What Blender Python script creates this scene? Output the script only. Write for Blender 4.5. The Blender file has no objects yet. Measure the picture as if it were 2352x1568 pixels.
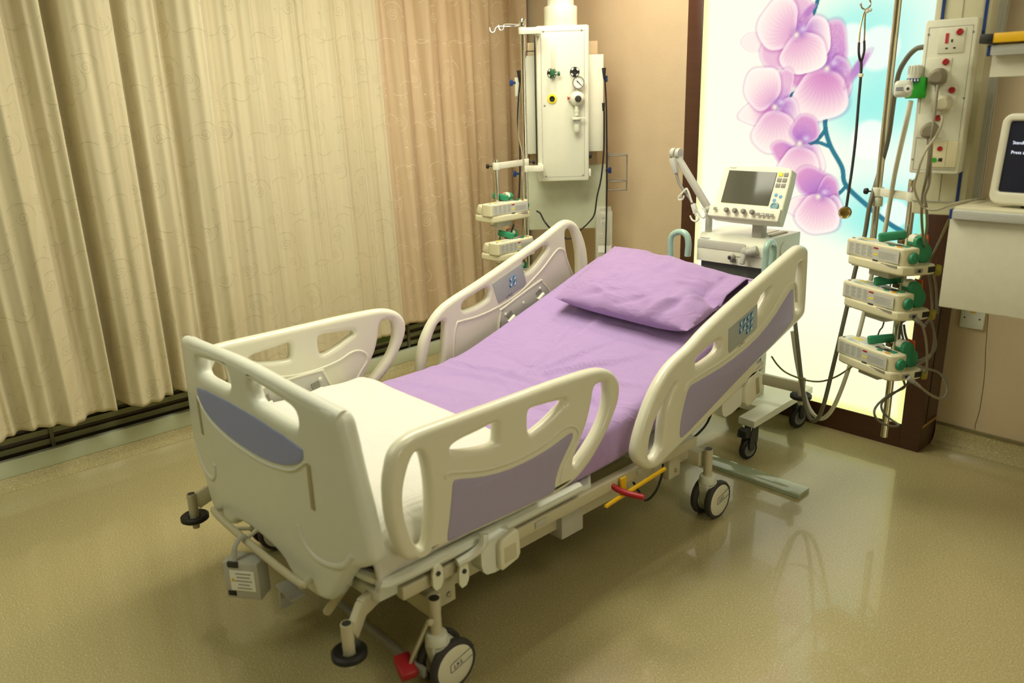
import bpy, bmesh, math, random
from mathutils import Vector, Matrix, Euler, noise
import numpy as np
random.seed(7)
SC = bpy.context.scene
COL = SC.collection
PI = math.pi
def R(d): return math.radians(d)

# ------------------------------------------------------------------ materials
def lin(c):
    if isinstance(c, str):
        c = [int(c[i:i+2], 16)/255 for i in (0, 2, 4)]
    return [x/12.92 if x <= .04045 else ((x+.055)/1.055)**2.4 for x in c[:3]]
MATS = {}
def mat(name, col, rough=.5, metal=0., var=.06, vscale=30., bump=0., bscale=200., coat=0., emit=0., trans=0., spec=.5, alpha=1., sheen=0., ior=1.45):
    m = bpy.data.materials.new(name); m.use_nodes = True
    nt = m.node_tree; b = nt.nodes['Principled BSDF']
    c = lin(col)
    tc = nt.nodes.new('ShaderNodeTexCoord')
    nz = nt.nodes.new('ShaderNodeTexNoise'); nz.inputs['Scale'].default_value = vscale; nz.inputs['Detail'].default_value = 3
    nt.links.new(tc.outputs['Object'], nz.inputs['Vector'])
    mx = nt.nodes.new('ShaderNodeMix'); mx.data_type = 'RGBA'
    mx.inputs['A'].default_value = [x*(1-var) for x in c]+[1]; mx.inputs['B'].default_value = [min(1, x*(1+var)) for x in c]+[1]
    nt.links.new(nz.outputs['Fac'], mx.inputs['Factor'])
    nt.links.new(mx.outputs['Result'], b.inputs['Base Color'])
    b.inputs['Roughness'].default_value = rough; b.inputs['Metallic'].default_value = metal
    b.inputs['Specular IOR Level'].default_value = spec; b.inputs['Coat Weight'].default_value = coat
    b.inputs['Transmission Weight'].default_value = trans; b.inputs['Alpha'].default_value = alpha; b.inputs['IOR'].default_value = ior
    b.inputs['Sheen Weight'].default_value = sheen
    if emit:
        nt.links.new(mx.outputs['Result'], b.inputs['Emission Color']); b.inputs['Emission Strength'].default_value = emit
    if bump:
        n2 = nt.nodes.new('ShaderNodeTexNoise'); n2.inputs['Scale'].default_value = bscale; n2.inputs['Detail'].default_value = 4
        nt.links.new(tc.outputs['Object'], n2.inputs['Vector'])
        bp = nt.nodes.new('ShaderNodeBump'); bp.inputs['Strength'].default_value = bump; bp.inputs['Distance'].default_value = .005
        nt.links.new(n2.outputs['Fac'], bp.inputs['Height']); nt.links.new(bp.outputs['Normal'], b.inputs['Normal'])
    MATS[name] = m
    return m
class N:                                    # tiny expression builder for shader maths
    def __init__(s, nt, sock): s.nt, s.o = nt, sock
    def _op(s, op, *a, c=False):
        n = s.nt.nodes.new('ShaderNodeMath'); n.operation = op; n.use_clamp = c
        for i, x in enumerate((s,)+a):
            if isinstance(x, N): s.nt.links.new(x.o, n.inputs[i])
            else: n.inputs[i].default_value = x
        return N(s.nt, n.outputs[0])
    def __add__(s, b): return s._op('ADD', b)
    def __sub__(s, b): return s._op('SUBTRACT', b)
    def __mul__(s, b): return s._op('MULTIPLY', b)
    def __truediv__(s, b): return s._op('DIVIDE', b)
    def lt(s, b): return s._op('LESS_THAN', b)
    def gt(s, b): return s._op('GREATER_THAN', b)
    def fract(s): return s._op('FRACT')
    def floor(s): return s._op('FLOOR')
    def abs(s): return s._op('ABSOLUTE')
    def sin(s): return s._op('SINE')
    def sqrt(s): return s._op('SQRT')
    def atan2(s, b): return s._op('ARCTAN2', b)
    def mx(s, b): return s._op('MAXIMUM', b)
    def band(s, w):                          # 1 at 0, falling to 0 at +-w
        return (s.abs()*(-1./w)+1.)._op('ADD', 0., c=True)

CREAM = mat('cream_plastic', 'dedcc4', .30, var=.02, coat=.3)
CREAM2 = mat('warm_white_plastic', 'dcdfd0', .36, var=.02, coat=.15)
STEEL_P = mat('cream_painted_steel', 'c6c0a2', .42, var=.04)
OLIVE_P = mat('olive_painted_steel', 'a69c74', .45, var=.05)
WHITE_P = mat('white_enamel', 'e4e5cf', .4, var=.02)
LAV = mat('lavender_panel', 'a59dbb', .5, var=.03)
BLUE_IN = mat('blue_grey_panel', '949dcb', .5, var=.03)
GREYPAD = mat('grey_keypad', 'a5aaa4', .5, var=.03)
CHROME = mat('chrome', 'd8d6c8', .12, 1., var=.03)
ALU = mat('brushed_aluminium', 'c9cdc8', .38, .55, var=.06, vscale=60)
BLACK = mat('black_rubber', '1d1c1a', .55, var=.1)
DARK = mat('dark_plastic', '33332f', .5, var=.1)
GREYP = mat('grey_plastic', '8d8b80', .5, var=.04)
GREYC = mat('grey_cable', '7f7a62', .5, var=.05)
LGREY = mat('light_grey_plastic', 'b9b8ab', .5, var=.03)
TYRE = mat('dark_tyre', '3d3a38', .6, var=.08)
RED = mat('red_plastic', 'a8232a', .4, var=.05)
YEL = mat('yellow_paint', 'e2b414', .4, var=.05)
YELS = mat('yellow_sticker', 'f0e030', .5, var=.04)
ORANGE = mat('orange_plastic', 'e0632c', .45, var=.05)
GREEN = mat('green_plastic', '2f8a62', .4, var=.06)
GREEN2 = mat('bright_green_plastic', '2aa02c', .4, var=.06)
TEAL = mat('pale_teal_enamel', 'a3c4b4', .25, var=.03, coat=.4)
NAVY = mat('navy_plastic', '1f3a78', .45, var=.06)
LBLUE = mat('light_blue_keys', '6fa9cc', .45, var=.04)
WHITE = mat('white_print', 'f2f1e6', .5, var=.02)
INK = mat('dark_ink', '3a3f4a', .6, var=.1)
INKL = mat('light_grey_ink', '9a9c95', .6, var=.1)
LCD = mat('grey_lcd', '62664f', .15, var=.05)
SCREEN = mat('dark_screen', '55564a', .12, var=.03)
NSCREEN = mat('navy_screen', '0c1226', .12, var=.05, emit=.25)
GLOWTXT = mat('glowing_text', 'dfe8ff', .5, var=.02, emit=1.)
WOOD = None
GLASS = mat('clear_plastic', 'f0f2e2', .1, var=.02, alpha=.32)
GLASSG = mat('greenish_glass', 'b9c5a6', .08, trans=.15, var=.05, ior=1.4, coat=.6)
BROWN = mat('brown_plastic', '6b5a35', .5, var=.06)

# ------------------------------------------------------------------ mesh building
class B:
    """collects shapes; build with obj()"""
    def __init__(s): s.V = []; s.F = []; s.MI = []; s.mi = 0
    def m(s, i): s.mi = i; return s
    def raw(s, verts, faces):
        n = len(s.V); s.V += [tuple(v) for v in verts]
        for f in faces: s.F.append(tuple(n+i for i in f)); s.MI.append(s.mi)
        return s
    def bm(s, bm, M=None, fix=True):
        if fix: bmesh.ops.recalc_face_normals(bm, faces=bm.faces)
        bm.verts.index_update()
        vs = [(M @ v.co if M else v.co).copy() for v in bm.verts]
        s.raw(vs, [[v.index for v in f.verts] for f in bm.faces]); bm.free(); return s
    def box(s, c, d, bev=0., rot=None, seg=2):
        bm = bmesh.new(); bmesh.ops.create_cube(bm, size=1.)
        for v in bm.verts: v.co = Vector((v.co.x*d[0], v.co.y*d[1], v.co.z*d[2]))
        if bev: bmesh.ops.bevel(bm, geom=list(bm.edges), offset=bev, segments=seg, affect='EDGES', profile=.5)
        M = Matrix.Translation(c)
        if rot is not None: M = M @ (rot if isinstance(rot, Matrix) else Euler(rot).to_matrix()).to_4x4()
        return s.bm(bm, M)
    def bx(s, x0, x1, y0, y1, z0, z1, bev=0.):
        return s.box(((x0+x1)/2, (y0+y1)/2, (z0+z1)/2), (abs(x1-x0), abs(y1-y0), abs(z1-z0)), bev)
    def cyl(s, p0, p1, r0, r1=None, n=20, bev=0.):
        p0 = Vector(p0); p1 = Vector(p1); r1 = r0 if r1 is None else r1
        d = p1-p0; L = d.length
        if bev: prof = [(0, 0), (r0-bev, 0), (r0-bev*.3, bev*.3), (r0, bev), (r1, L-bev), (r1-bev*.3, L-bev*.3), (r1-bev, L), (0, L)]
        else: prof = [(0, 0), (r0, 0), (r1, L), (0, L)]
        return s.lathe(prof, p0, d, n)
    def lathe(s, prof, o, axis, n=24):
        q = Vector(axis).to_track_quat('Z', 'Y').to_matrix(); o = Vector(o)
        V = []; F = []; idx = []
        for r, z in prof:
            if r < 1e-7: idx.append([len(V)]*n); V.append(o+q @ Vector((0, 0, z)))
            else:
                idx.append(list(range(len(V), len(V)+n)))
                V += [o+q @ Vector((r*math.cos(2*PI*k/n), r*math.sin(2*PI*k/n), z)) for k in range(n)]
        for a, b in zip(idx, idx[1:]):
            for k in range(n):
                f = [a[k], a[(k+1) % n], b[(k+1) % n], b[k]]
                g = []
                for i in f:
                    if i not in g: g.append(i)
                if len(g) > 2: F.append(g)
        return s.raw(V, F)
    def ball(s, c, r, n=16):
        sx = r if isinstance(r, (tuple, list)) else (r, r, r)
        bm = bmesh.new(); bmesh.ops.create_uvsphere(bm, u_segments=n, v_segments=max(6, n*2//3), radius=1.)
        for v in bm.verts: v.co = Vector((v.co.x*sx[0]+c[0], v.co.y*sx[1]+c[1], v.co.z*sx[2]+c[2]))
        return s.bm(bm)
    def tube(s, pts, r, n=10, sub=6, closed=False, caps=True):
        P = spline(pts, sub, closed) if sub > 1 else [Vector(p) for p in pts]
        rr = r if callable(r) else (lambda t: r)
        V = []; F = []; m = len(P)
        T = []
        for i in range(m):
            a = P[(i-1) % m] if (closed or i > 0) else P[i]; b = P[(i+1) % m] if (closed or i < m-1) else P[i]
            T.append((b-a).normalized())
        u = T[0].orthogonal().normalized()
        for i in range(m):
            u = (u-T[i]*u.dot(T[i])).normalized(); w = T[i].cross(u)
            rad = rr(i/max(1, m-1))
            V += [P[i]+(u*math.cos(2*PI*k/n)+w*math.sin(2*PI*k/n))*rad for k in range(n)]
        for i in range(m if closed else m-1):
            j = (i+1) % m
            for k in range(n): F.append((i*n+k, i*n+(k+1) % n, j*n+(k+1) % n, j*n+k))
        if caps and not closed: F.append(tuple(range(n))[::-1]); F.append(tuple((m-1)*n+k for k in range(n)))
        return s.raw(V, F)
    def plate(s, outer, holes, th, bev, fn, res=3, cuts=None):
        """rounded plate with holes from 2-D outlines; fn maps (u,v,w) to 3-D, w = -th/2..th/2"""
        cu = bpy.data.curves.new('tmp', 'CURVE'); cu.dimensions = '2D'; cu.fill_mode = 'BOTH'
        cu.extrude = th/2-bev; cu.bevel_depth = bev; cu.bevel_resolution = res; cu.offset = -bev
        for poly in [outer]+list(holes):
            sp = cu.splines.new('POLY'); sp.points.add(len(poly)-1); sp.use_cyclic_u = True
            for p, q in zip(sp.points, poly): p.co = (q[0], q[1], 0, 1)
        o = bpy.data.objects.new('tmp', cu); COL.objects.link(o)
        dg = bpy.context.evaluated_depsgraph_get(); dg.update()
        me = bpy.data.meshes.new_from_object(o.evaluated_get(dg))
        bm = bmesh.new(); bm.from_mesh(me); bmesh.ops.remove_doubles(bm, verts=bm.verts, dist=1e-5)
        bpy.data.objects.remove(o); bpy.data.curves.remove(cu); bpy.data.meshes.remove(me)
        if cuts:
            for c in cuts: bmesh.ops.bisect_plane(bm, geom=list(bm.verts)+list(bm.edges)+list(bm.faces), plane_co=(c, 0, 0), plane_no=(1, 0, 0))
        bmesh.ops.recalc_face_normals(bm, faces=bm.faces)
        for v in bm.verts: v.co = Vector(fn(*v.co))
        return s.bm(bm)
    def prism(s, poly, h0, h1, fn):
        n = len(poly)
        bm = bmesh.new()
        a = [bm.verts.new(fn(p[0], p[1], h0)) for p in poly]; b = [bm.verts.new(fn(p[0], p[1], h1)) for p in poly]
        bm.faces.new(a); bm.faces.new(b[::-1])
        for k in range(n): bm.faces.new((a[k], a[(k+1) % n], b[(k+1) % n], b[k]))
        bmesh.ops.triangulate(bm, faces=[f for f in bm.faces if len(f.verts) > 4])
        return s.bm(bm)
    def text(s, txt, size, fn, ext=0., align='CENTER'):
        cu = bpy.data.curves.new('tmp', 'FONT'); cu.body = txt; cu.size = size; cu.extrude = ext
        cu.align_x = align; cu.align_y = 'CENTER'; cu.resolution_u = 2
        o = bpy.data.objects.new('tmp', cu); COL.objects.link(o)
        dg = bpy.context.evaluated_depsgraph_get(); dg.update()
        me = bpy.data.meshes.new_from_object(o.evaluated_get(dg))
        s.raw([fn(*v.co) for v in me.vertices], [list(p.vertices) for p in me.polygons])
        bpy.data.objects.remove(o); bpy.data.curves.remove(cu); bpy.data.meshes.remove(me); return s
    def grid(s, nu, nv, fn, closed_u=False):
        V = [fn(i/(nu-1 if not closed_u else nu), j/(nv-1)) for j in range(nv) for i in range(nu)]
        F = []
        for j in range(nv-1):
            for i in range(nu if closed_u else nu-1):
                k = (i+1) % nu
                F.append((j*nu+i, j*nu+k, (j+1)*nu+k, (j+1)*nu+i))
        return s.raw(V, F)

def spline(pts, sub=6, closed=False):
    P = [Vector(p) for p in pts]; n = len(P); out = []
    if n == 2: return P
    for i in range(n if closed else n-1):
        p1, p2 = P[i], P[(i+1) % n]
        p0 = P[(i-1) % n] if closed or i > 0 else p1*2-p2
        p3 = P[(i+2) % n] if closed or i < n-2 else p2*2-p1
        for k in range(sub):
            t = k/sub
            out.append(.5*((2*p1)+(p2-p0)*t+(2*p0-5*p1+4*p2-p3)*t*t+(3*p1-p0-3*p2+p3)*t**3))
    if not closed: out.append(P[-1])
    return out
def chaikin(p, n=2):
    for _ in range(n):
        q = []
        for a, b in zip(p, p[1:]+p[:1]):
            q.append((a[0]*.75+b[0]*.25, a[1]*.75+b[1]*.25)); q.append((a[0]*.25+b[0]*.75, a[1]*.25+b[1]*.75))
        p = q
    return p
def rrect(x0, x1, y0, y1, r, n=5):
    out = []
    for cx, cy, a in ((x1-r, y1-r, 0), (x0+r, y1-r, 90), (x0+r, y0+r, 180), (x1-r, y0+r, 270)):
        for k in range(n+1): out.append((cx+r*math.cos(R(a+90*k/n)), cy+r*math.sin(R(a+90*k/n))))
    return out
def obj(name, b, mats, parent=None, org=None, wn=False, sharp=38, label=None):
    me = bpy.data.meshes.new(name)
    V = b.V if org is None else [(v[0]-org[0], v[1]-org[1], v[2]-org[2]) for v in b.V]
    me.from_pydata(V, [], b.F); me.validate()
    if not isinstance(mats, (list, tuple)): mats = [mats]
    for x in mats: me.materials.append(x)
    if len(b.MI) == len(me.polygons): me.polygons.foreach_set('material_index', b.MI)
    me.polygons.foreach_set('use_smooth', [True]*len(me.polygons)); me.set_sharp_from_angle(angle=R(sharp))
    o = bpy.data.objects.new(name, me); COL.objects.link(o)
    if parent is not None: o.parent = parent
    if wn: md = o.modifiers.new('wn', 'WEIGHTED_NORMAL'); md.keep_sharp = True
    if label: o['label'] = label
    return o
def tag(o, label, cat, group=None, kind=None):
    o['label'] = label; o['category'] = cat
    if group: o['group'] = group
    if kind: o['kind'] = kind
    return o
def thing(name, label, cat, loc, rotz=0., group=None):
    o = bpy.data.objects.new(name, None); COL.objects.link(o); o.empty_display_size = .05
    o.location = loc; o.rotation_euler = (0, 0, rotz)
    return tag(o, label, cat, group)
def solo(name, b, mats, label, cat, org, group=None, **k):       # a thing that is one mesh, origin at org
    o = obj(name, b, mats, None, org, **k); o.location = org
    return tag(o, label, cat, group)
def structure(name, b, mats, parent=None, **k):
    o = obj(name, b, mats, parent, **k)
    if parent is None: o['kind'] = 'structure'
    return o
def dup(root, loc, rotz, label, group=None):
    r = root.copy(); COL.objects.link(r); r.location = loc; r.rotation_euler = (0, 0, rotz); r['label'] = label
    if group: r['group'] = group
    for ch in list(root.children):
        c = ch.copy(); COL.objects.link(c); c.parent = r
        for g in list(ch.children):
            d = g.copy(); COL.objects.link(d); d.parent = c
    return r

# ------------------------------------------------------------------ camera
cam = bpy.data.cameras.new('camera'); camo = bpy.data.objects.new('camera', cam); COL.objects.link(camo)
cam.sensor_width = 36.; cam.sensor_fit = 'HORIZONTAL'; cam.lens = 27.70408163265306; cam.clip_start = .05
_r, _u, _f = [[0.683119958875, 0.7297360422253224, -0.02885187106481833], [-0.19509358687408002, 0.2204166082273875, 0.9556960872464322], [-0.703765311838559, 0.6472262568027172, -0.2929378062966932]]
camo.matrix_world = Matrix(((_r[0], _u[0], -_f[0], 0), (_r[1], _u[1], -_f[1], 0), (_r[2], _u[2], -_f[2], 1.6), (0, 0, 0, 1)))
cam.dof.use_dof = True; cam.dof.focus_distance = 3.5; cam.dof.aperture_fstop = 2.4
SC.camera = camo
SC.view_settings.view_transform = 'Standard'; SC.view_settings.look = 'None'

# ------------------------------------------------------------------ room shell
XW, YW, ZC = -3.93, 3.77, 2.72
def floor_mat():
    m = bpy.data.materials.new('speckled_vinyl'); m.use_nodes = True; nt = m.node_tree; b = nt.nodes['Principled BSDF']
    tc = nt.nodes.new('ShaderNodeTexCoord')
    def nz(sc, det=2.):
        n = nt.nodes.new('ShaderNodeTexNoise'); n.inputs['Scale'].default_value = sc; n.inputs['Detail'].default_value = det
        nt.links.new(tc.outputs['Object'], n.inputs['Vector']); return n
    def ramp(src, stops):
        r = nt.nodes.new('ShaderNodeValToRGB'); nt.links.new(src, r.inputs['Fac'])
        el = r.color_ramp.elements
        while len(el) < len(stops): el.new(.5)
        for e, (p, c) in zip(el, stops): e.position = p; e.color = lin(c)+[1]
        return r
    r1 = ramp(nz(210., 3).outputs['Fac'], [(.30, '948a5d'), (.42, 'aba071'), (.58, 'b2a779'), (.70, 'd2caa4')])
    v = nt.nodes.new('ShaderNodeTexVoronoi'); v.inputs['Scale'].default_value = 130.; nt.links.new(tc.outputs['Object'], v.inputs['Vector'])
    r2 = ramp(v.outputs['Distance'], [(.0, 'ffffff'), (.14, 'ffffff'), (.2, '000000')])
    wn = nt.nodes.new('ShaderNodeTexNoise'); wn.inputs['Scale'].default_value = 30.; nt.links.new(v.outputs['Position'], wn.inputs['Vector'])
    f = N(nt, wn.outputs['Fac']).gt(.6)*N(nt, r2.outputs['Color'])*.6
    mx = nt.nodes.new('ShaderNodeMix'); mx.data_type = 'RGBA'; nt.links.new(f.o, mx.inputs['Factor'])
    nt.links.new(r1.outputs['Color'], mx.inputs['A']); mx.inputs['B'].default_value = lin('d6cfae')+[1]
    nt.links.new(mx.outputs['Result'], b.inputs['Base Color'])
    b.inputs['Roughness'].default_value = .24; b.inputs['Specular IOR Level'].default_value = .55
    b.inputs['Coat Weight'].default_value = .55; b.inputs['Coat Roughness'].default_value = .03
    bp = nt.nodes.new('ShaderNodeBump'); bp.inputs['Strength'].default_value = .03; bp.inputs['Distance'].default_value = .004
    nt.links.new(nz(45., 2).outputs['Fac'], bp.inputs['Height']); nt.links.new(bp.outputs['Normal'], b.inputs['Normal']); nt.links.new(bp.outputs['Normal'], b.inputs['Coat Normal'])
    return m
FLOOR = floor_mat()
WALLP = mat('beige_wallcovering', 'cdbb98', .75, var=.05, vscale=8, bump=.25, bscale=350)
CEIL = mat('white_ceiling', 'dcd8c6', .8, var=.02)
SILL = mat('painted_sill', 'c3cbae', .4, var=.03)
COVE = mat('cove_edge_trim', '7e7650', .5, var=.1)
structure('floor', B().bx(XW-.3, 3.2, -3.2, YW+.2, -.06, 0), FLOOR)
structure('ceiling', B().bx(XW-.3, 3.2, -3.2, YW+.2, ZC, ZC+.08), CEIL)
structure('wall_back', B().bx(XW-.1, 3.2, YW, YW+.12, 0, ZC), WALLP)
b = B().bx(XW-.12, XW, -3.2, YW, 0, .06); b.bx(XW-.12, XW, -3.2, YW, 2.3, ZC); b.bx(XW-.12, XW, -3.2, -2.3, .06, 2.3); b.bx(XW-.12, XW, 3.3, YW, .06, 2.3)
structure('wall_left', b, WALLP)
structure('wall_right', B().bx(3.1, 3.2, -3.2, YW, 0, ZC), WALLP)
structure('wall_front', B().bx(XW-.1, 3.2, -3.2, -3.1, 0, ZC), WALLP)
# skirting: vinyl coved up the wall, trim strip on top
def cove(nm, y0, y1, along, wall, h):
    pr = [(0, h), (.004, h), (.006, .05), (.02, .018), (.05, .002), (.05, 0), (0, 0)]
    b = B()
    if along == 'x': b.prism(pr, y0, y1, lambda u, v, w: (w, wall-u, v))
    else: b.prism(pr, y0, y1, lambda u, v, w: (wall+u, w, v))
    return structure(nm, b, FLOOR)
cove('baseboard_back', -1.17, 3.1, 'x', YW, .092); cove('baseboard_back', XW, -2.52, 'x', YW, .092)
cove('baseboard_left', -3.1, YW, 'y', XW+.03, .05)
structure('trim_back', B().bx(-1.17, 3.1, YW-.012, YW, .092, .103, .002), COVE)
structure('trim_left', B().bx(XW, XW+.035, -3.1, YW, .05, .128, .003), SILL)
# crack in the wallcovering seam
CRACK = mat('wall_crack', '6a5a38', .9)
pk = [[-1.0385, 0.8213], [-1.0239, 0.6489], [-1.0133, 0.4917], [-1.0036, 0.3924], [-0.9998, 0.3109], [-0.9994, 0.2275], [-1.0005, 0.1956], [-1.0034, 0.163], [-1.0071, 0.1364], [-1.0068, 0.1065]]
structure('trim_wall_crack', B().tube([(x, YW, z) for x, z in pk], .0016, 5, 3), CRACK)
# window behind the curtains: dark glass with horizontal slats, mullions
WGLASS = mat('dark_window_glass', '3a2f1c', .3, var=.1)
SLAT = mat('olive_slats', '8a8c66', .4, var=.08)
win = structure('window_1', B().bx(XW-.05, XW-.045, -2.3, 3.3, .1, 2.3), WGLASS)
b = B()
for k in range(70): b.bx(XW-.04, XW-.03, -2.28, 3.28, .132+k*.05, .158+k*.05) if .158+k*.05 < 2.28 else None
obj('window_slats', b, SLAT, win)
b = B()
for y in [0.713]+[-1.6, 1.9, 2.75]: b.bx(XW-.03, XW-.018, y-.008, y+.008, .1, 2.3)
b.bx(XW-.045, XW-.02, -2.3, -2.27, .06, 2.3).bx(XW-.045, XW-.02, 3.27, 3.3, .06, 2.3)
obj('window_frame', b, mat('window_frame', '6e6e50', .4), win)
GPANE = mat('green_panel', '56702c', .4)
gy = [2.483, 2.608]
obj('window_green_panel', B().bx(XW-.02, XW-.017, gy[0], gy[1], .2, .42), GPANE, win)

# ------------------------------------------------------------------ curtains
def curtain_mat(name, base, dark, thread, band=.3, amt=.3):
    m = bpy.data.materials.new(name); m.use_nodes = True; nt = m.node_tree; b = nt.nodes['Principled BSDF']
    uv = nt.nodes.new('ShaderNodeUVMap'); sp = nt.nodes.new('ShaderNodeSeparateXYZ'); nt.links.new(uv.outputs['UV'], sp.inputs[0])
    x, y = N(nt, sp.outputs[0]), N(nt, sp.outputs[1])
    wp = nt.nodes.new('ShaderNodeTexNoise'); wp.inputs['Scale'].default_value = 7.; nt.links.new(uv.outputs['UV'], wp.inputs['Vector'])
    ws = nt.nodes.new('ShaderNodeSeparateColor'); nt.links.new(wp.outputs['Color'], ws.inputs[0])
    x0_, y0_ = x, y; x = x+(N(nt, ws.outputs[0])-.5)*.035; y = y+(N(nt, ws.outputs[1])-.5)*.035
    def motif(sx, sy, ox, oy):
        row = (y/sy+oy).floor(); px = x/sx+ox+row*.37; qx = px.fract()-.5; qy = (y/sy+oy).fract()-.5
        return qx*sx, qy*sy
    def polar(m):
        u, v = m; return (u*u+v*v).sqrt(), v.atan2(u)
    def spiral(m, rad, pitch, wd, mirror=1.):
        u, v = m; r = (u*u+v*v).sqrt(); th = (v*mirror).atan2(u)
        d = ((r/pitch-th/(2*PI)).fract()-.5)*pitch
        return d.band(wd)*r.lt(rad)
    def arc(m, rad, a0, half, wd=.0026):
        r, th = polar(m); return (r-rad).band(wd)*((th-a0).abs().lt(half))
    l = spiral(motif(.27, .23, 0, 0), .026, .0125, .0021)
    l = l.mx(spiral(motif(.33, .29, .45, .37), .030, .0145, .0023, -1.))
    for (sx, sy, ox, oy, rad, a0, hf) in ((.27, .23, 0, 0, .048, -.4, 1.2), (.27, .23, .36, .30, .060, 1.7, .9), (.33, .29, .45, .37, .058, 1.2, 1.1), (.33, .29, .80, .62, .070, -1.5, .75)):
        l = l.mx(arc(motif(sx, sy, ox, oy), rad, a0, hf))
    for (sx, sy, ox, oy) in ((.27, .23, .52, .52), (.33, .29, .12, .80)):      # small starry leaves with a bud
        u, v = motif(sx, sy, ox, oy); r, th = polar((u, v))
        l = l.mx(((th*3.5).sin().abs().lt(.11))*r.lt(.032)*r.gt(.008)*(th.abs().lt(2.3)))
        l = l.mx((((u+.013)*(u+.013)+(v+.010)*(v+.010)*2.).sqrt().lt(.0075))*.6)
    x, y = x0_, y0_
    tc = nt.nodes.new('ShaderNodeTexCoord')
    nz = nt.nodes.new('ShaderNodeTexNoise'); nz.inputs['Scale'].default_value = 2.2; nt.links.new(tc.outputs['Object'], nz.inputs['Vector'])
    mx = nt.nodes.new('ShaderNodeMix'); mx.data_type = 'RGBA'; nt.links.new(nz.outputs['Fac'], mx.inputs['Factor'])
    mx.inputs['A'].default_value = lin(base)+[1]; mx.inputs['B'].default_value = lin(dark)+[1]
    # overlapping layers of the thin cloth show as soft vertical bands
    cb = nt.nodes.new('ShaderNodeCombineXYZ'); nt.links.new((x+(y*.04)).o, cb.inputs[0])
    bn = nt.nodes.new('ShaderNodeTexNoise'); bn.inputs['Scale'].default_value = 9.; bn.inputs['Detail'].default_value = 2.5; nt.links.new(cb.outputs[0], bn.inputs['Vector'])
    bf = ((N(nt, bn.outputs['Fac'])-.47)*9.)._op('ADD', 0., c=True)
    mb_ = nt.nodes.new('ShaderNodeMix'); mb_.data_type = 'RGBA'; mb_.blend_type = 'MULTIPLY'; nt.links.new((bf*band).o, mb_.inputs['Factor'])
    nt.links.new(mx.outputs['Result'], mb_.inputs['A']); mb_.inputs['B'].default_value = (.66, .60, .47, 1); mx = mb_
    m2 = nt.nodes.new('ShaderNodeMix'); m2.data_type = 'RGBA'; nt.links.new((l*amt).o, m2.inputs['Factor'])
    nt.links.new(mx.outputs['Result'], m2.inputs['A']); m2.inputs['B'].default_value = lin(thread)+[1]
    nt.links.new(m2.outputs['Result'], b.inputs['Base Color'])
    b.inputs['Roughness'].default_value = .75; b.inputs['Sheen Weight'].default_value = .15; b.inputs['Specular IOR Level'].default_value = .2
    wv = nt.nodes.new('ShaderNodeTexNoise'); wv.inputs['Scale'].default_value = 500.; nt.links.new(tc.outputs['Object'], wv.inputs['Vector'])
    bp = nt.nodes.new('ShaderNodeBump'); bp.inputs['Strength'].default_value = .25; bp.inputs['Distance'].default_value = .003
    nt.links.new((l*1.2+N(nt, wv.outputs['Fac'])*.25).o, bp.inputs['Height']); nt.links.new(bp.outputs['Normal'], b.inputs['Normal'])
    return m
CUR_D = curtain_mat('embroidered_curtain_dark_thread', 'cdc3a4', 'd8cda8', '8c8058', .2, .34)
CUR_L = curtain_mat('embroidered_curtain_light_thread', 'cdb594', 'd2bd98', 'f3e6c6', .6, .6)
def curtain(label, y_top, y_bot, z_bot, xoff, folds, mt, hem=None, lift=None):
    """folds(s,t) -> sideways depth of the cloth; s along the rail 0..1, t 0 at hem .. 1 at rail"""
    nu, nv = 420, 46
    V = []; F = []; UVs = []
    zt = ZC-.06
    us = [0.]*nv
    for j in range(nv):
        t = (j/(nv-1))**1.3; prev = None; acc = 0.; row = []
        for i in range(nu):
            s = i/(nu-1)
            y = (y_bot[0]+(y_bot[1]-y_bot[0])*s)*(1-t)+(y_top[0]+(y_top[1]-y_top[0])*s)*t
            d = folds(s, t)
            zb = z_bot(s) if callable(z_bot) else z_bot
            z = zb+(zt-zb)*t
            p = Vector((xoff+d, y, z))
            if prev is not None: acc += (Vector((p.x, p.y, 0))-Vector((prev.x, prev.y, 0))).length
            prev = p; row.append(acc); V.append(p); UVs.append((acc*(1.) + y_bot[0], z))
    b = B()
    for j in range(nv-1):
        for i in range(nu-1): F.append((j*nu+i, j*nu+i+1, (j+1)*nu+i+1, (j+1)*nu+i))
    b.raw(V, F)
    org = Vector((xoff, (y_top[0]+y_top[1])/2, zt))
    o = solo('curtain', b, mt, label, 'curtain', org, 'window curtains', sharp=180)
    uvl = o.data.uv_layers.new(name='UVMap')
    co = np.array(UVs, dtype=np.float32); li = np.zeros(len(o.data.loops), dtype=np.int32); o.data.loops.foreach_get('vertex_index', li)
    uvl.data.foreach_set('uv', co[li].ravel())
    o.data.polygons.foreach_set('use_smooth', [True]*len(o.data.polygons))
    md = o.modifiers.new('thick', 'SOLIDIFY'); md.thickness = .003
    return o
CY = {'a0': 1.6, 'a1': 1.571, 'b0': 2.596, 'b1': 2.646, 'e': 3.603}
def gs(s, c, w): return math.exp(-((s-c)/w)**2)
PROF = [[0.199, 0.02], [0.322, -0.03], [0.425, 0.03], [0.533, -0.03], [0.603, 0.02], [0.675, 0.03], [0.735, 0.05], [0.793, 0.042], [0.83, -0.025], [0.859, -0.02], [0.894, 0.03], [0.939, 0.046], [0.972, -0.075], [0.996, -0.085], [1.023, 0.02], [1.074, 0.035], [1.135, 0.045], [1.216, 0.028], [1.255, -0.05], [1.3, 0.012], [1.347, 0.022], [1.396, 0.032], [1.441, -0.035], [1.473, 0.0], [1.505, 0.03], [1.55, 0.055]]
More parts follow.
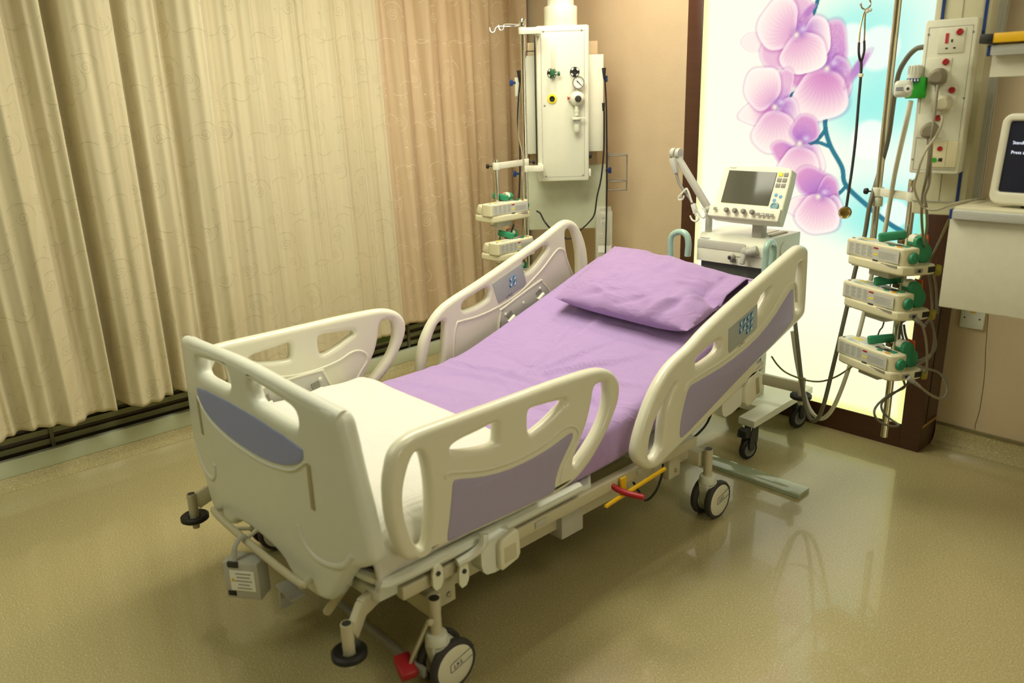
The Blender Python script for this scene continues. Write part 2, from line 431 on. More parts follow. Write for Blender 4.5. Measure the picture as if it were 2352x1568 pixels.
def foldsA(s, t):           # heavy, deep gathers
    y = (-1.2)+(CY['a0']+1.2)*s
    d = PROF[0][1]
    for (ya, da), (yb_, db) in zip(PROF, PROF[1:]):
        if ya <= y <= yb_: q = (y-ya)/(yb_-ya); q = q*q*(3-2*q); d = da+(db-da)*q
        elif y > yb_: d = db
    e = 1-t
    d *= 1.25+.3*min(1., max(0., t*1.5))
    d += (.004+.012*e*e)*math.sin(2*PI*(s*33+.5*math.sin(s*21)))+.003*math.sin(2*PI*(s*71+t*.6))
    return d
def foldsB(s, t):           # broad, shallow pleats
    d = .006*math.sin(2*PI*(s*4.2+.3*math.sin(s*11)))+.004*math.sin(2*PI*(s*13.+.5*math.sin(s*5)+.2*t))+.0015*math.sin(2*PI*(s*31+.3*t))
    d += .03*gs(s, .05+.01*t, .035)-.02*gs(s, .13, .03)
    for c, w, a in ((.32, .012, .016), (.55, .01, -.014), (.60, .014, .012), (.74, .01, .016), (.86, .01, -.012)):
        d += a*gs(s+.02*t, c, w)
    return d*(.8+.4*t)
def foldsC(s, t):
    d = .020*math.sin(2*PI*(s*6.1+.2*math.sin(s*8)))+.007*math.sin(2*PI*(s*15.+t*.3))
    for c, w, a in ((.18, .02, .018), (.42, .018, -.014), (.63, .02, .02), (.84, .02, .016)): d += a*gs(s+.015*t, c, w)
    return d*(.8+.3*t)
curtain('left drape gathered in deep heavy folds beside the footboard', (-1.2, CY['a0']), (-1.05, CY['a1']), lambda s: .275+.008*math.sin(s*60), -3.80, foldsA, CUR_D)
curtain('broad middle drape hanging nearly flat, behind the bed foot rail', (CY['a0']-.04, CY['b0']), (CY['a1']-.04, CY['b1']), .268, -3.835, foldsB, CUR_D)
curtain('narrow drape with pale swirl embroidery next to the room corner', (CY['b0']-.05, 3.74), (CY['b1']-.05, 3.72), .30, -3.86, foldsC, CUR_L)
structure('trim_curtain_rail', B().bx(-3.90, -3.76, -2.3, 3.75, ZC-.055, ZC), ALU)

# ------------------------------------------------------------------ light box with the orchid picture
def wood():
    m = mat('dark_wood', '472a1a', .35, var=.25, vscale=6, coat=.2)
    nt = m.node_tree
    nz = [n for n in nt.nodes if n.type == 'TEX_NOISE'][0]; mp = nt.nodes.new('ShaderNodeMapping'); mp.inputs['Scale'].default_value = (1, 1, 14)
    tc = [n for n in nt.nodes if n.type == 'TEX_COORD'][0]
    nt.links.new(tc.outputs['Object'], mp.inputs[0]); nt.links.new(mp.outputs[0], nz.inputs['Vector']); nz.inputs['Detail'].default_value = 8
    return m
WOOD = wood()
LX0, LX1, LY, LZ = -2.513, -1.172, 3.585, 2.5
lb = thing('light_box', 'tall backlit orchid picture in a dark wood frame against the back wall', 'light box', ((LX0+LX1)/2, (LY+YW)/2, 0))
org = lb.location
IX0, IX1, IZ0 = -2.424, -1.259, .116
b = B(); b.bx(LX0, IX0, LY, YW-.002, .0, LZ, .002); b.bx(IX1, LX1, LY, YW-.002, .0, LZ, .002); b.bx(IX0, IX1, LY, YW-.002, .0, IZ0); b.bx(IX0, IX1, LY, YW-.002, 2.42, LZ)
obj('frame', b, WOOD, lb, org)
BRASS = mat('brass_strip', 'c9a95a', .35, .6)
b = B().bx(LX1-.001, LX1+.003, LY+.012, YW-.012, .118, .130)
obj('brass_strip', b, BRASS, lb, org)
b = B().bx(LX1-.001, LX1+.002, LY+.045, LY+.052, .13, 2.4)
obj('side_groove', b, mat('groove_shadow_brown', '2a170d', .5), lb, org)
# picture painted on a fine mesh: colours stored per vertex, shown as emission
FP = {'cyan': [[-1.6421, 1.8685], [-1.5924, 1.5152], [-1.3984, 1.0724], [-1.3432, 1.0069], [-1.5191, 1.6792], [-1.45, 1.5399]], 'bokeh': [[-1.5417, 1.7645], [-1.5366, 1.3855], [-1.664, 1.8051], [-1.3984, 1.0724]], 'st1': [[-1.8301, 1.9837], [-1.8444, 1.932]], 'st2': [[-1.8706, 1.6074], [-1.8975, 1.5975], [-1.94, 1.5756]], 'st3': [[-1.7509, 1.5029], [-1.7445, 1.4323], [-1.713, 1.3544], [-1.6516, 1.2632], [-1.6254, 1.1853], [-1.5137, 1.0954], [-1.4144, 1.0285], [-1.3274, 0.9873]], 'st4': [[-1.7429, 1.4323], [-1.7666, 1.3965], [-1.8066, 1.3634]], 'st5': [[-1.819, 1.3704], [-1.7721, 1.3712], [-1.7206, 1.3542]], 'st6': [[-1.6217, 1.1855], [-1.645, 1.1552], [-1.6801, 1.1236]], 'f1': [[-1.918, 1.8467], [-2.1248, 1.8283], [-1.9132, 1.9315], [-1.8254, 1.8196], [-2.0085, 1.7761], [-2.0154, 1.8992], [-1.8796, 1.7615]], 'f2': [[-1.7592, 1.6935], [-1.7422, 1.7905], [-1.6972, 1.6399], [-1.8632, 1.6585], [-1.7842, 1.577]], 'f3': [[-2.0024, 1.5309], [-1.9721, 1.6211], [-1.9196, 1.4717], [-2.0924, 1.5059], [-2.0764, 1.6206], [-1.9978, 1.4124]], 'f4': [[-1.8625, 1.366], [-1.8437, 1.4282], [-1.9322, 1.32], [-1.7921, 1.2871], [-1.8599, 1.2663]], 'f5': [[-1.7502, 1.1249], [-1.7838, 1.1915], [-1.7058, 1.1515], [-1.8221, 1.0762], [-1.6886, 1.0488], [-1.7491, 1.0401]], 'bud': [[-1.6207, 1.6905], [-1.8679, 1.9409]]}
def picture():
    nx, nz = 260, 512
    X = np.linspace(IX0, IX1, nx); Z = np.linspace(IZ0, 2.42, nz); gx, gz = np.meshgrid(X, Z)
    H = np.zeros((nz, nx, 3)); H[:] = (.985, .985, .90)
    rng = np.random.default_rng(3)
    ph = rng.uniform(0, 6.28, 8)
    n1 = sum(np.sin(gx*rng.uniform(3, 9)+gz*rng.uniform(-8, 8)+p) for p in ph)/8
    def mixc(a, col):
        a = np.clip(a, 0, 1)[..., None]; H[:] = H*(1-a)+np.array(col)*a
    def ss(e0, e1, v):
        t = np.clip((v-e0)/(e1-e0), 0, 1); return t*t*(3-2*t)
    xr = (gx-IX0)/(IX1-IX0)
    mixc(.55*ss(.5, .85, xr)*ss(.95, 1.05, gz), (.86, .97, .93))
    for (p, rx, rz, a) in zip(FP['cyan'], (.22, .2, .30, .26, .16, .22), (.12, .10, .12, .09, .2, .12), (.75, .6, .85, .95, .7, .7)):
        mixc(a*np.exp(-((gx-p[0])/rx)**2-((gz-p[1])/rz)**2+.25*n1), (.58, .92, .88))
    for p, r in zip(FP['bokeh'], (.09, .085, .07, .06)):
        d = np.hypot(gx-p[0], gz-p[1]); mixc(.75*ss(r*1.15, r*.85, d), (.99, .995, .95))
    def stem(key, w):
        pts = spline([(x, z, 0) for x, z in FP[key]], 8)
        d = np.full(gx.shape, 9.)
        for a, c in zip(pts, pts[1:]):
            ab = c-a; L = ab.dot(ab)+1e-9
            t = np.clip(((gx-a.x)*ab.x+(gz-a.y)*ab.y)/L, 0, 1)
            d = np.minimum(d, np.hypot(gx-a.x-t*ab.x, gz-a.y-t*ab.y))
        mixc(ss(w, w*.6, d), (.13, .42, .50)); mixc(.5*ss(w*.4, 0, d), (.16, .6, .68))
    for k, w in (('st1', .011), ('st2', .011), ('st3', .013), ('st4', .011), ('st5', .010), ('st6', .010)): stem(k, w)
    def petal(c, rx, rz, ang, base, edge, ctr, vein=.25, soft=.16, spots=0., op=1.):
        ca, sa = math.cos(R(ang)), math.sin(R(ang)); dx, dz = gx-c[0], gz-c[1]
        u, v = (dx*ca+dz*sa)/rx, (-dx*sa+dz*ca)/rz
        th = np.arctan2(v, u); rr = np.hypot(u, v)*(1+.05*np.sin(3*th+ang)+.03*np.sin(5*th+1))
        a = ss(1., 1-soft, rr)*op
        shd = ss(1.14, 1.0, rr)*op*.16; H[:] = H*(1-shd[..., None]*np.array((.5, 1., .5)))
        vx, vz = gx-ctr[0], gz-ctr[1]; tv = np.arctan2(vz, vx); dc = np.hypot(vx, vz)/(rx+rz)
        sh = ss(.95, .1, dc)
        veins = (.5+.5*np.sin(tv*42+2*np.sin(dc*9)))*sh*vein
        col = np.array(edge)*(1-sh[..., None])+np.array(base)*sh[..., None]
        col = col*(1-.16*veins[..., None]*np.array((.4, 1.2, .5)))
        rim = ss(.72, .95, rr); col = col+(np.array((1, .97, .95))-col)*(.45*rim[..., None])
        if spots:
            sp_ = rng.random(gx.shape) < .3; col = np.where((sp_ & (rr < .9))[..., None], col*(1-spots)+np.array((.93, .82, .93))*spots, col)
        H[:] = H*(1-a[..., None])+col*a[..., None]
    PINK, PALE, PUR, MAG = (.91, .72, .81), (.985, .92, .88), (.72, .48, .76), (.85, .58, .76)
    sx_, sz_ = .00091, .00083
    def flower(key, spec):
        P = FP[key]; c = P[0]
        for q, (rx, rz, ang, base, edge, vein, spots, op) in zip(P[1:], spec): petal(q, rx*sx_, rz*sz_, ang, base, edge, c, vein*.7, .06, spots, op)
        dx, dz = gx-c[0], gz-c[1]
        mixc(.85*np.exp(-((dx-.012)/.036)**2-((dz-.010)/.028)**2), (.60, .36, .68))
        mixc(.85*np.exp(-((dx-.028)/.018)**2-((dz-.022)/.014)**2), (.88, .80, .90))
        mixc(.95*np.exp(-((dx+.002)/.013)**2-((dz+.0)/.013)**2), (.98, .95, .84))
    flower('f2', [(75, 135, 8, PUR, MAG, .3, .25, .9), (60, 130, 5, PUR, PINK, .3, .3, .9), (125, 62, -12, PUR, MAG, .5, 0, .95), (150, 142, 0, MAG, PALE, .8, 0, 1)])
    flower('f1', [(90, 50, -8, PINK, PALE, .4, 0, .75), (75, 95, 0, PUR, PINK, .4, .25, .9), (80, 120, 0, PUR, PALE, .4, .2, 1), (105, 92, -20, MAG, PINK, .7, 0, .95), (112, 145, -12, PINK, PALE, .8, 0, 1), (128, 112, 0, PINK, PALE, .9, 0, 1)])
    flower('f3', [(60, 105, -18, PUR, PINK, .3, .3, .85), (60, 130, 14, PUR, PALE, .3, .25, .95), (112, 70, 8, MAG, PALE, .7, 0, .95), (110, 122, 10, PINK, PALE, .8, 0, 1), (130, 122, 0, PINK, PALE, .9, 0, .95)])
    flower('f4', [(80, 82, 0, PUR, MAG, .3, .1, .95), (90, 60, -22, PUR, MAG, .5, 0, .95), (62, 92, 20, PUR, PALE, .4, .3, .95), (115, 100, 0, PINK, PALE, .9, 0, 1)])
    flower('f5', [(112, 82, -15, PUR, MAG, .4, 0, .95), (58, 88, 0, PUR, MAG, .3, .2, .9), (95, 62, 16, MAG, PALE, .6, 0, .9), (62, 105, -20, PUR, PALE, .3, .3, .9), (122, 115, 0, PINK, PALE, .9, 0, 1)])
    for q, rx, rz, ang in zip(FP['bud'], (105, 60), (28, 22), (57, 45)): petal(q, rx*sx_, rz*sz_, ang, PUR, PINK, q, .2, .4, 0, .85)
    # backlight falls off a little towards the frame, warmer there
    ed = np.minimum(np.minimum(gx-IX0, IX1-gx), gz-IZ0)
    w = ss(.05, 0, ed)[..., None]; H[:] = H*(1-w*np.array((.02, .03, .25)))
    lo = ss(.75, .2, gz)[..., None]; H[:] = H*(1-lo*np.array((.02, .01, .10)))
    Hc = np.clip(H, 0, 1); L = np.where(Hc <= .04045, Hc/12.92, ((Hc+.055)/1.055)**2.4)
    verts = np.stack([gx.ravel()-org[0], np.full(gx.size, LY+.004-org[1]), gz.ravel()], 1)
    idx = np.arange(nx*nz).reshape(nz, nx)
    faces = np.stack([idx[:-1, :-1].ravel(), idx[:-1, 1:].ravel(), idx[1:, 1:].ravel(), idx[1:, :-1].ravel()], 1)
    me = bpy.data.meshes.new('orchid_picture'); me.from_pydata(verts.tolist(), [], faces.tolist())
    at = me.color_attributes.new('picture', 'FLOAT_COLOR', 'POINT')
    at.data.foreach_set('color', np.concatenate([L.reshape(-1, 3), np.ones((gx.size, 1))], 1).astype(np.float32).ravel())
    m = bpy.data.materials.new('backlit_picture'); m.use_nodes = True; nt = m.node_tree; p = nt.nodes['Principled BSDF']
    a = nt.nodes.new('ShaderNodeVertexColor'); a.layer_name = 'picture'
    nt.links.new(a.outputs['Color'], p.inputs['Emission Color']); p.inputs['Emission Strength'].default_value = 1.08
    p.inputs['Base Color'].default_value = (.02, .02, .02, 1); p.inputs['Roughness'].default_value = .5; p.inputs['Specular IOR Level'].default_value = 0.
    me.materials.append(m)
    o = bpy.data.objects.new('orchid_picture', me); COL.objects.link(o); o.parent = lb
    return o
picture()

# ------------------------------------------------------------------ lights
def area(name, loc, rot, sx, sy, power, col):
    l = bpy.data.lights.new(name, 'AREA'); l.shape = 'RECTANGLE'; l.size = sx; l.size_y = sy; l.energy = power; l.color = col
    o = bpy.data.objects.new(name, l); COL.objects.link(o); o.location = loc; o.rotation_euler = rot; return o
WARM = (1., .965, .79)
area('ceiling_lamp_over_bed', (-2.35, 1.9, ZC-.02), (0, 0, 0), 1.0, 1.5, 54, WARM)
area('ceiling_lamp_right', (.2, 1.7, ZC-.02), (0, 0, 0), .8, .8, 14, (1., .90, .70))
area('ceiling_lamp_corner', (-2.7, 3.2, ZC-.02), (0, 0, 0), .3, .3, 14, (1., .79, .64))
area('ceiling_lamp_foot', (-2.4, -.7, ZC-.02), (0, 0, 0), 1.0, 1.6, 20, (.95, 1., .83))
area('corridor_window_light', (2.9, 1.0, 1.35), (0, R(90), 0), 1.4, 1.2, 24, (1., .97, .78))
w = bpy.data.worlds.new('world'); SC.world = w; w.use_nodes = True
w.node_tree.nodes['Background'].inputs['Color'].default_value = (1., .95, .7, 1); w.node_tree.nodes['Background'].inputs['Strength'].default_value = .2

SC.cycles.max_bounces = 5; SC.cycles.diffuse_bounces = 3; SC.cycles.glossy_bounces = 3; SC.cycles.transmission_bounces = 4; SC.cycles.transparent_max_bounces = 6
SC.cycles.caustics_reflective = False; SC.cycles.caustics_refractive = False
SC.cycles.adaptive_threshold = .1; SC.cycles.adaptive_min_samples = 10
# ------------------------------------------------------------------ hospital bed
BC = -2.065
bed = thing('hospital_bed', 'large cream electric hospital bed on castors with lilac panelled side rails', 'bed', (BC, 2.0, 0))
BO = bed.location
FOOT = {'outer': [[0.9515, 0.7562], [0.9636, 0.7862], [0.9867, 0.8061], [1.0163, 0.8156], [1.0437, 0.821], [1.1832, 0.8202], [1.3542, 0.8193], [1.5117, 0.8204], [1.6346, 0.8175], [1.6994, 0.8149], [1.7515, 0.8056], [1.7938, 0.7842], [1.8217, 0.7512], [1.8287, 0.7142], [1.8152, 0.6664], [1.7767, 0.6068], [1.7382, 0.5614], [1.6926, 0.5191], [1.6402, 0.4855], [1.5853, 0.4676], [1.5146, 0.4605], [1.34, 0.4659], [1.1617, 0.4705], [1.0633, 0.4725], [1.0162, 0.4715], [0.9886, 0.4779], [0.97, 0.4958], [0.9578, 0.5268], [0.9468, 0.5683], [0.939, 0.6165], [0.9377, 0.6702], [0.9409, 0.7169]], 'h1': [[1.0395, 0.768], [1.027, 0.7665], [1.0101, 0.7396], [0.9947, 0.7012], [0.9868, 0.6598], [0.9871, 0.6103], [0.9969, 0.5605], [1.0135, 0.5161], [1.0284, 0.4954], [1.0416, 0.4989], [1.0523, 0.5368], [1.0613, 0.5939], [1.0639, 0.6572], [1.0604, 0.7128], [1.0525, 0.7556]], 'h2': [[1.1416, 0.7409], [1.1491, 0.7497], [1.1792, 0.7557], [1.2349, 0.7584], [1.2926, 0.7658], [1.3043, 0.7645], [1.3048, 0.7502], [1.3018, 0.7107], [1.2926, 0.7028], [1.2322, 0.7103], [1.1772, 0.7233], [1.148, 0.7328]], 'h3': [[1.4217, 0.7598], [1.4359, 0.7668], [1.5105, 0.7606], [1.5678, 0.755], [1.5767, 0.7489], [1.571, 0.7379], [1.5538, 0.7328], [1.5094, 0.7109], [1.4628, 0.6953], [1.4336, 0.6897], [1.4211, 0.6987]], 'h4': [[1.701, 0.7549], [1.7143, 0.7633], [1.7481, 0.763], [1.7634, 0.7509], [1.7693, 0.7067], [1.7582, 0.6615], [1.7302, 0.6159], [1.6925, 0.5793], [1.6478, 0.5455], [1.6184, 0.5244], [1.6055, 0.5344], [1.6114, 0.5581], [1.6407, 0.6017], [1.6738, 0.655], [1.6922, 0.7129]], 'inset': [[1.1373, 0.6504], [1.1484, 0.6556], [1.2279, 0.6312], [1.3155, 0.6163], [1.4088, 0.6155], [1.4942, 0.6243], [1.5627, 0.6403], [1.5922, 0.6465], [1.5992, 0.639], [1.5905, 0.6182], [1.562, 0.5857], [1.5336, 0.5482], [1.5205, 0.5159], [1.5151, 0.4834], [1.5046, 0.4767], [1.3406, 0.4811], [1.1627, 0.4858], [1.1154, 0.4843], [1.1078, 0.4939], [1.1209, 0.5508], [1.1334, 0.6168]], 'rim': [[1.1147, 0.6727], [1.1312, 0.6805], [1.2291, 0.6522], [1.3165, 0.638], [1.4096, 0.6379], [1.4947, 0.6497], [1.5493, 0.6679], [1.5876, 0.6688], [1.6193, 0.6483], [1.6227, 0.6182], [1.5901, 0.5814], [1.5578, 0.5396], [1.5432, 0.5022]]}
HEAD = {'outer': [[1.909, 0.468], [1.9164, 0.4343], [1.9469, 0.401], [1.9844, 0.3784], [2.0292, 0.3693], [2.0705, 0.3802], [2.1265, 0.4007], [2.2133, 0.4238], [2.3031, 0.4502], [2.4603, 0.4945], [2.6273, 0.5437], [2.7495, 0.5883], [2.6214, 0.5846], [2.7646, 0.6315], [2.9155, 0.6809], [2.9825, 0.7005], [3.0129, 0.7198], [3.0191, 0.7442], [3.0109, 0.8843], [3.0049, 0.9797], [2.9942, 0.9995], [2.965, 1.0125], [2.9323, 1.0152], [2.8976, 1.0075], [2.7867, 0.9732], [2.6803, 0.9383], [2.5443, 0.8977], [2.4154, 0.8553], [2.293, 0.8112], [2.2063, 0.768], [2.1321, 0.7459], [2.081, 0.7225], [2.0364, 0.6882], [1.9929, 0.6411], [1.9505, 0.5746], [1.9228, 0.517]], 'h1': [[2.1185, 0.6567], [2.0964, 0.6406], [2.0666, 0.6135], [2.0308, 0.5752], [2.0021, 0.5352], [1.9838, 0.4875], [1.979, 0.435], [1.9898, 0.4168], [2.0137, 0.4116], [2.0436, 0.4358], [2.0517, 0.456], [2.0559, 0.5183], [2.0683, 0.5774], [2.0937, 0.6235], [2.1189, 0.6499]], 'h2': [[2.2383, 0.7027], [2.2428, 0.7186], [2.2983, 0.736], [2.3726, 0.7545], [2.3911, 0.7475], [2.396, 0.7197], [2.377, 0.7032], [2.3249, 0.6914], [2.268, 0.6815], [2.2451, 0.6859]], 'h3': [[2.6338, 0.8356], [2.6384, 0.8527], [2.6763, 0.8708], [2.7146, 0.889], [2.7231, 0.8766], [2.7064, 0.847], [2.6758, 0.8201], [2.6515, 0.7995], [2.6361, 0.7939], [2.6306, 0.8073]], 'h4': [[2.9242, 0.9395], [2.9356, 0.9437], [2.9471, 0.948], [2.9668, 0.9367], [2.9723, 0.8826], [2.9751, 0.8241], [2.9784, 0.7523], [2.9676, 0.7418], [2.9467, 0.7439], [2.9324, 0.7573], [2.9232, 0.8007], [2.9179, 0.8511], [2.9155, 0.8923]], 'keypad': [[2.4299, 0.7831], [2.617, 0.8399], [2.6206, 0.8275], [2.6256, 0.7481], [2.6108, 0.7395], [2.4439, 0.6902], [2.4365, 0.6978]], 'inset': [[2.1988, 0.6273], [2.2376, 0.6306], [2.3058, 0.6368], [2.4241, 0.6489], [2.6109, 0.691], [2.7394, 0.7517], [2.8425, 0.8286], [2.8797, 0.8533], [2.8932, 0.8418], [2.9029, 0.7483], [2.9117, 0.7193], [2.8213, 0.6717], [2.5568, 0.5856], [2.3165, 0.4969], [2.1711, 0.4445], [2.1489, 0.4467], [2.1517, 0.5127], [2.1787, 0.595]], 'rim': [[2.1721, 0.6141], [2.1923, 0.6428], [2.2927, 0.6578], [2.4098, 0.6725], [2.5885, 0.7145], [2.7156, 0.7753], [2.8108, 0.8495], [2.8644, 0.8771], [2.911, 0.8613], [2.9296, 0.7892]]}
HEADF = {'outer': [[1.8529, 0.499], [1.8583, 0.5525], [1.8739, 0.618], [1.901, 0.6658], [1.9402, 0.7162], [1.9941, 0.759], [2.0664, 0.7893], [2.1755, 0.8214], [2.3092, 0.8665], [2.4488, 0.9161], [2.5945, 0.9679], [2.7081, 1.0161], [2.7546, 1.0354], [2.7898, 1.0391], [2.8252, 1.0305], [2.861, 1.0077], [2.8973, 0.9537], [2.9219, 0.8948], [2.9351, 0.831], [2.9368, 0.7683], [2.9258, 0.7186], [2.8963, 0.6664], [2.8215, 0.6116], [2.583, 0.5251], [2.2891, 0.4396], [2.0533, 0.3889], [1.9278, 0.3819], [1.8757, 0.4119], [1.8523, 0.4539]], 'h1': [[1.9979, 0.7001], [1.9714, 0.6923], [1.9411, 0.647], [1.917, 0.588], [1.903, 0.5363], [1.8946, 0.4881], [1.9092, 0.4589], [1.958, 0.4613], [1.9812, 0.5117], [1.9923, 0.575], [2.0006, 0.6336], [2.007, 0.6822], [2.005, 0.6966]], 'h2': [[2.1068, 0.7366], [2.1129, 0.753], [2.1339, 0.7665], [2.1731, 0.7791], [2.2126, 0.7895], [2.2492, 0.7996], [2.2655, 0.7925], [2.2658, 0.772], [2.26, 0.75], [2.2362, 0.7391], [2.1831, 0.7265], [2.1313, 0.7216], [2.1111, 0.7247]], 'h3': [[2.4792, 0.875], [2.4868, 0.8869], [2.5195, 0.9001], [2.5636, 0.9145], [2.6009, 0.9301], [2.6347, 0.939], [2.6442, 0.9281], [2.6377, 0.9088], [2.6072, 0.8867], [2.5618, 0.8513], [2.5246, 0.8308], [2.5027, 0.8255], [2.4922, 0.8362]], 'h4': [[2.7694, 0.9761], [2.7759, 0.9925], [2.7972, 0.9984], [2.8169, 0.9916], [2.8342, 0.9676], [2.85, 0.9216], [2.8626, 0.87], [2.8656, 0.8193], [2.8652, 0.7518], [2.8699, 0.7112], [2.8617, 0.707], [2.839, 0.745], [2.815, 0.7939], [2.7838, 0.8653], [2.7726, 0.9216]], 'keypad': [[2.2832, 0.8139], [2.4651, 0.8783], [2.4696, 0.8661], [2.4939, 0.7777], [2.4791, 0.767], [2.3171, 0.7157], [2.3108, 0.7273]], 'inset': [[2.0456, 0.5161], [2.0512, 0.6019], [2.0683, 0.6741], [2.1675, 0.6812], [2.4423, 0.7392]], 'rim': [[2.0406, 0.507], [2.0493, 0.6023], [2.0682, 0.6716], [2.0906, 0.6785], [2.1805, 0.68], [2.3012, 0.6969], [2.4422, 0.7382], [2.5906, 0.8199], [2.6945, 0.8977], [2.7294, 0.9072], [2.7565, 0.8912], [2.7756, 0.839], [2.8147, 0.7604]]}
HP = {'h': [[2.3218, 0.5453], [2.3261, 0.6719], [2.3455, 0.6901], [2.5707, 0.7706], [2.5982, 0.7636], [2.6574, 0.6937], [2.651, 0.645], [2.5095, 0.5799]], 'hs': [[2.3832, 0.6417], [2.5766, 0.7115]], 'hd': [[2.3532, 0.6585], [2.4692, 0.6903], [2.5788, 0.7399], [2.6378, 0.6764], [2.3495, 0.5739]], 'st': [[2.4927, 0.6299]], 'f': [[1.111, 0.571], [1.1275, 0.6093], [1.1407, 0.6228], [1.2085, 0.6302], [1.3834, 0.6325], [1.4016, 0.6239], [1.4221, 0.5754], [1.444, 0.5202], [1.4164, 0.4941], [1.1838, 0.5055]], 'fs': [[1.3651, 0.5697], [1.1587, 0.573]], 'fd': [[1.2646, 0.595], [1.3846, 0.6012], [1.4229, 0.5231]]}
RAIL_N, RAIL_F = -1.505, -2.625
def rail_parts(spec, near, head, dy=0.):
    X = RAIL_N if near else RAIL_F; sg = 1 if near else -1
    fn = lambda u, v, w: (X+w, u+dy, v)
    outer = chaikin([tuple(p) for p in spec['outer']], 1)
    holes = [chaikin([tuple(p) for p in spec[k]], 2) for k in ('h1', 'h2', 'h3', 'h4')]
    b = B().plate(outer, holes, .046, .020, fn, res=5)
    # raised moulding line round the centre panel, both faces
    for s in (1, -1):
        b.tube([(X+s*.0215, u+dy, v) for u, v in spec['rim']], .006, 8, 5)
    r = obj('side_rail', b, CREAM, bed, BO, wn=True, sharp=60)
    inset = chaikin([tuple(p) for p in spec['inset']], 1)
    b = B().plate(inset, [], .006, .0015, lambda u, v, w: (X+sg*.0225+w, u+dy, v), res=1)
    obj('inset_panel', b, LAV, r)
    r.children[-1].location = (-BO[0], -BO[1], 0)
    return r, fn, X, sg
def fix(o): o.location = (-BO[0], -BO[1], 0); return o
def keypad(r, spec, X, s, dy, cols, rows, miss=()):
    """blue key block + maker letters on face s of the rail"""
    P = spec['keypad']; a = Vector(P[0]); c = Vector(P[1]); d = Vector(P[4])
    fw = s*.0235
    k = B().plate(chaikin([tuple(p) for p in P], 0), [], .004, .001, lambda u, v, w: (X+fw+w, u+dy, v), res=1)
    kp = fix(obj('control_keypad', k, GREYPAD, r))
    cu = sum(p[0] for p in P)/len(P); cv = sum(p[1] for p in P)/len(P)
    e = (c-a).normalized(); n = Vector((-e.y, e.x)); e2 = Vector((1, .28)).normalized()
    b = B(); q = .021
    for i in range(cols):
        for j in range(rows):
            if (i, j) in miss: continue
            o = Vector((cu+.004, cv+.012))+e2*((i-(cols-1)/2)*(q+.004))+Vector((0, 1))*((j-(rows-1)/2)*(q+.005)-.0)
            def f(u, v, w, o=o): 
                pt = o+e2*u+Vector((0, 1))*v
                return (X+fw+s*(.0022+w), pt.x+dy, pt.y)
            b.m(0).prism([(-q/2, -q/2), (q/2, -q/2), (q/2, q/2), (-q/2, q/2)], 0, .0016, f)
            b.m(1).prism([(-q*.4, -q*.42), (q*.05, -q*.42), (q*.05, q*.42), (-q*.4, q*.42)], .0016, .0022, f)
            t = [(-q*.32, q*.3), (q*.18, q*.3), (-.02*q, -q*.36)] if i % 2 == 0 else [(-q*.32, -q*.34), (q*.24, -q*.34), (0, q*.36)]
            b.m(2).prism(t, .0022, .003, f)
    o = b; fix(obj('key_block', o, [LBLUE, NAVY, WHITE], r))
    mir = 1 if s > 0 else -1
    b = B().text('L.K.L', .020, lambda u, v, w: (X+fw+s*.0026, cu-.018+dy+(u*mir)*.98, cv-.052+v+u*mir*.28))
    fix(obj('maker_letters', b, INK, r))
rails = []
r, fn, X, sg = rail_parts(FOOT, True, False)
r['label'] = 'near foot rail with lilac panel'
r2, fn2, X2, _ = rail_parts(FOOT, False, False, -.02)
r3, fn3, X3, _ = rail_parts(HEAD, True, True)
keypad(r3, HEAD, X3, 1, 0, 4, 3, {(0, 0), (1, 0)})
r4, fn4, X4, _ = rail_parts(HEADF, False, True, 0)
keypad(r4, HEADF, X4, 1, 0, 2, 2)
# hinge plates on the inner face of the far rails (and of the near ones, hidden from here)
def hinge_plate(r, X, s, pts, dy, slots, dots, rot):
    fw = s*.024
    b = B().tube([(X+fw, u+dy, v) for u, v in pts], .007, 8, 4, closed=True)
    fix(obj('hinge_surround', b, CREAM, r))
    b = B().plate([tuple(p) for p in pts], [], .008, .002, lambda u, v, w: (X+fw+s*.001+w, u+dy, v), res=1)
    b.m(3)
    for u, v in slots: b.box((X+fw+s*.006, u+dy, v), (.004, .034, .050), rot=(rot, 0, 0))
    b.m(2)
    for u, v in slots:
        e = Vector((0, math.cos(rot), math.sin(rot)))
        c = Vector((X+fw+s*.012, u+dy, v-.012)); b.cyl(c-e*.022, c+e*.022, .010, n=12)
        b.box((X+fw+s*.010, u+dy+.004, v-.038), (.008, .036, .040), rot=(rot, 0, 0))
    for u, v in dots: b.lathe([(0, .006), (.006, .005), (.009, 0)], (X+fw+s*.004, u+dy, v), (s, 0, 0), 12)
    fix(obj('hinge_plate', b, [LGREY, DARK, WHITE_P, GREYP], r))
hinge_plate(r2, X2, 1, HP['f'], 0, HP['fs'], HP['fd'], .2)
hinge_plate(r4, X4, 1, HP['h'], 0, HP['hs'], HP['hd'], .56)
st_ = HP['st'][0]; fix(obj('rail_sticker', B().box((X4+.027, st_[0], st_[1]), (.002, .11, .028), rot=(.56, 0, 0)), GREYP, r4))

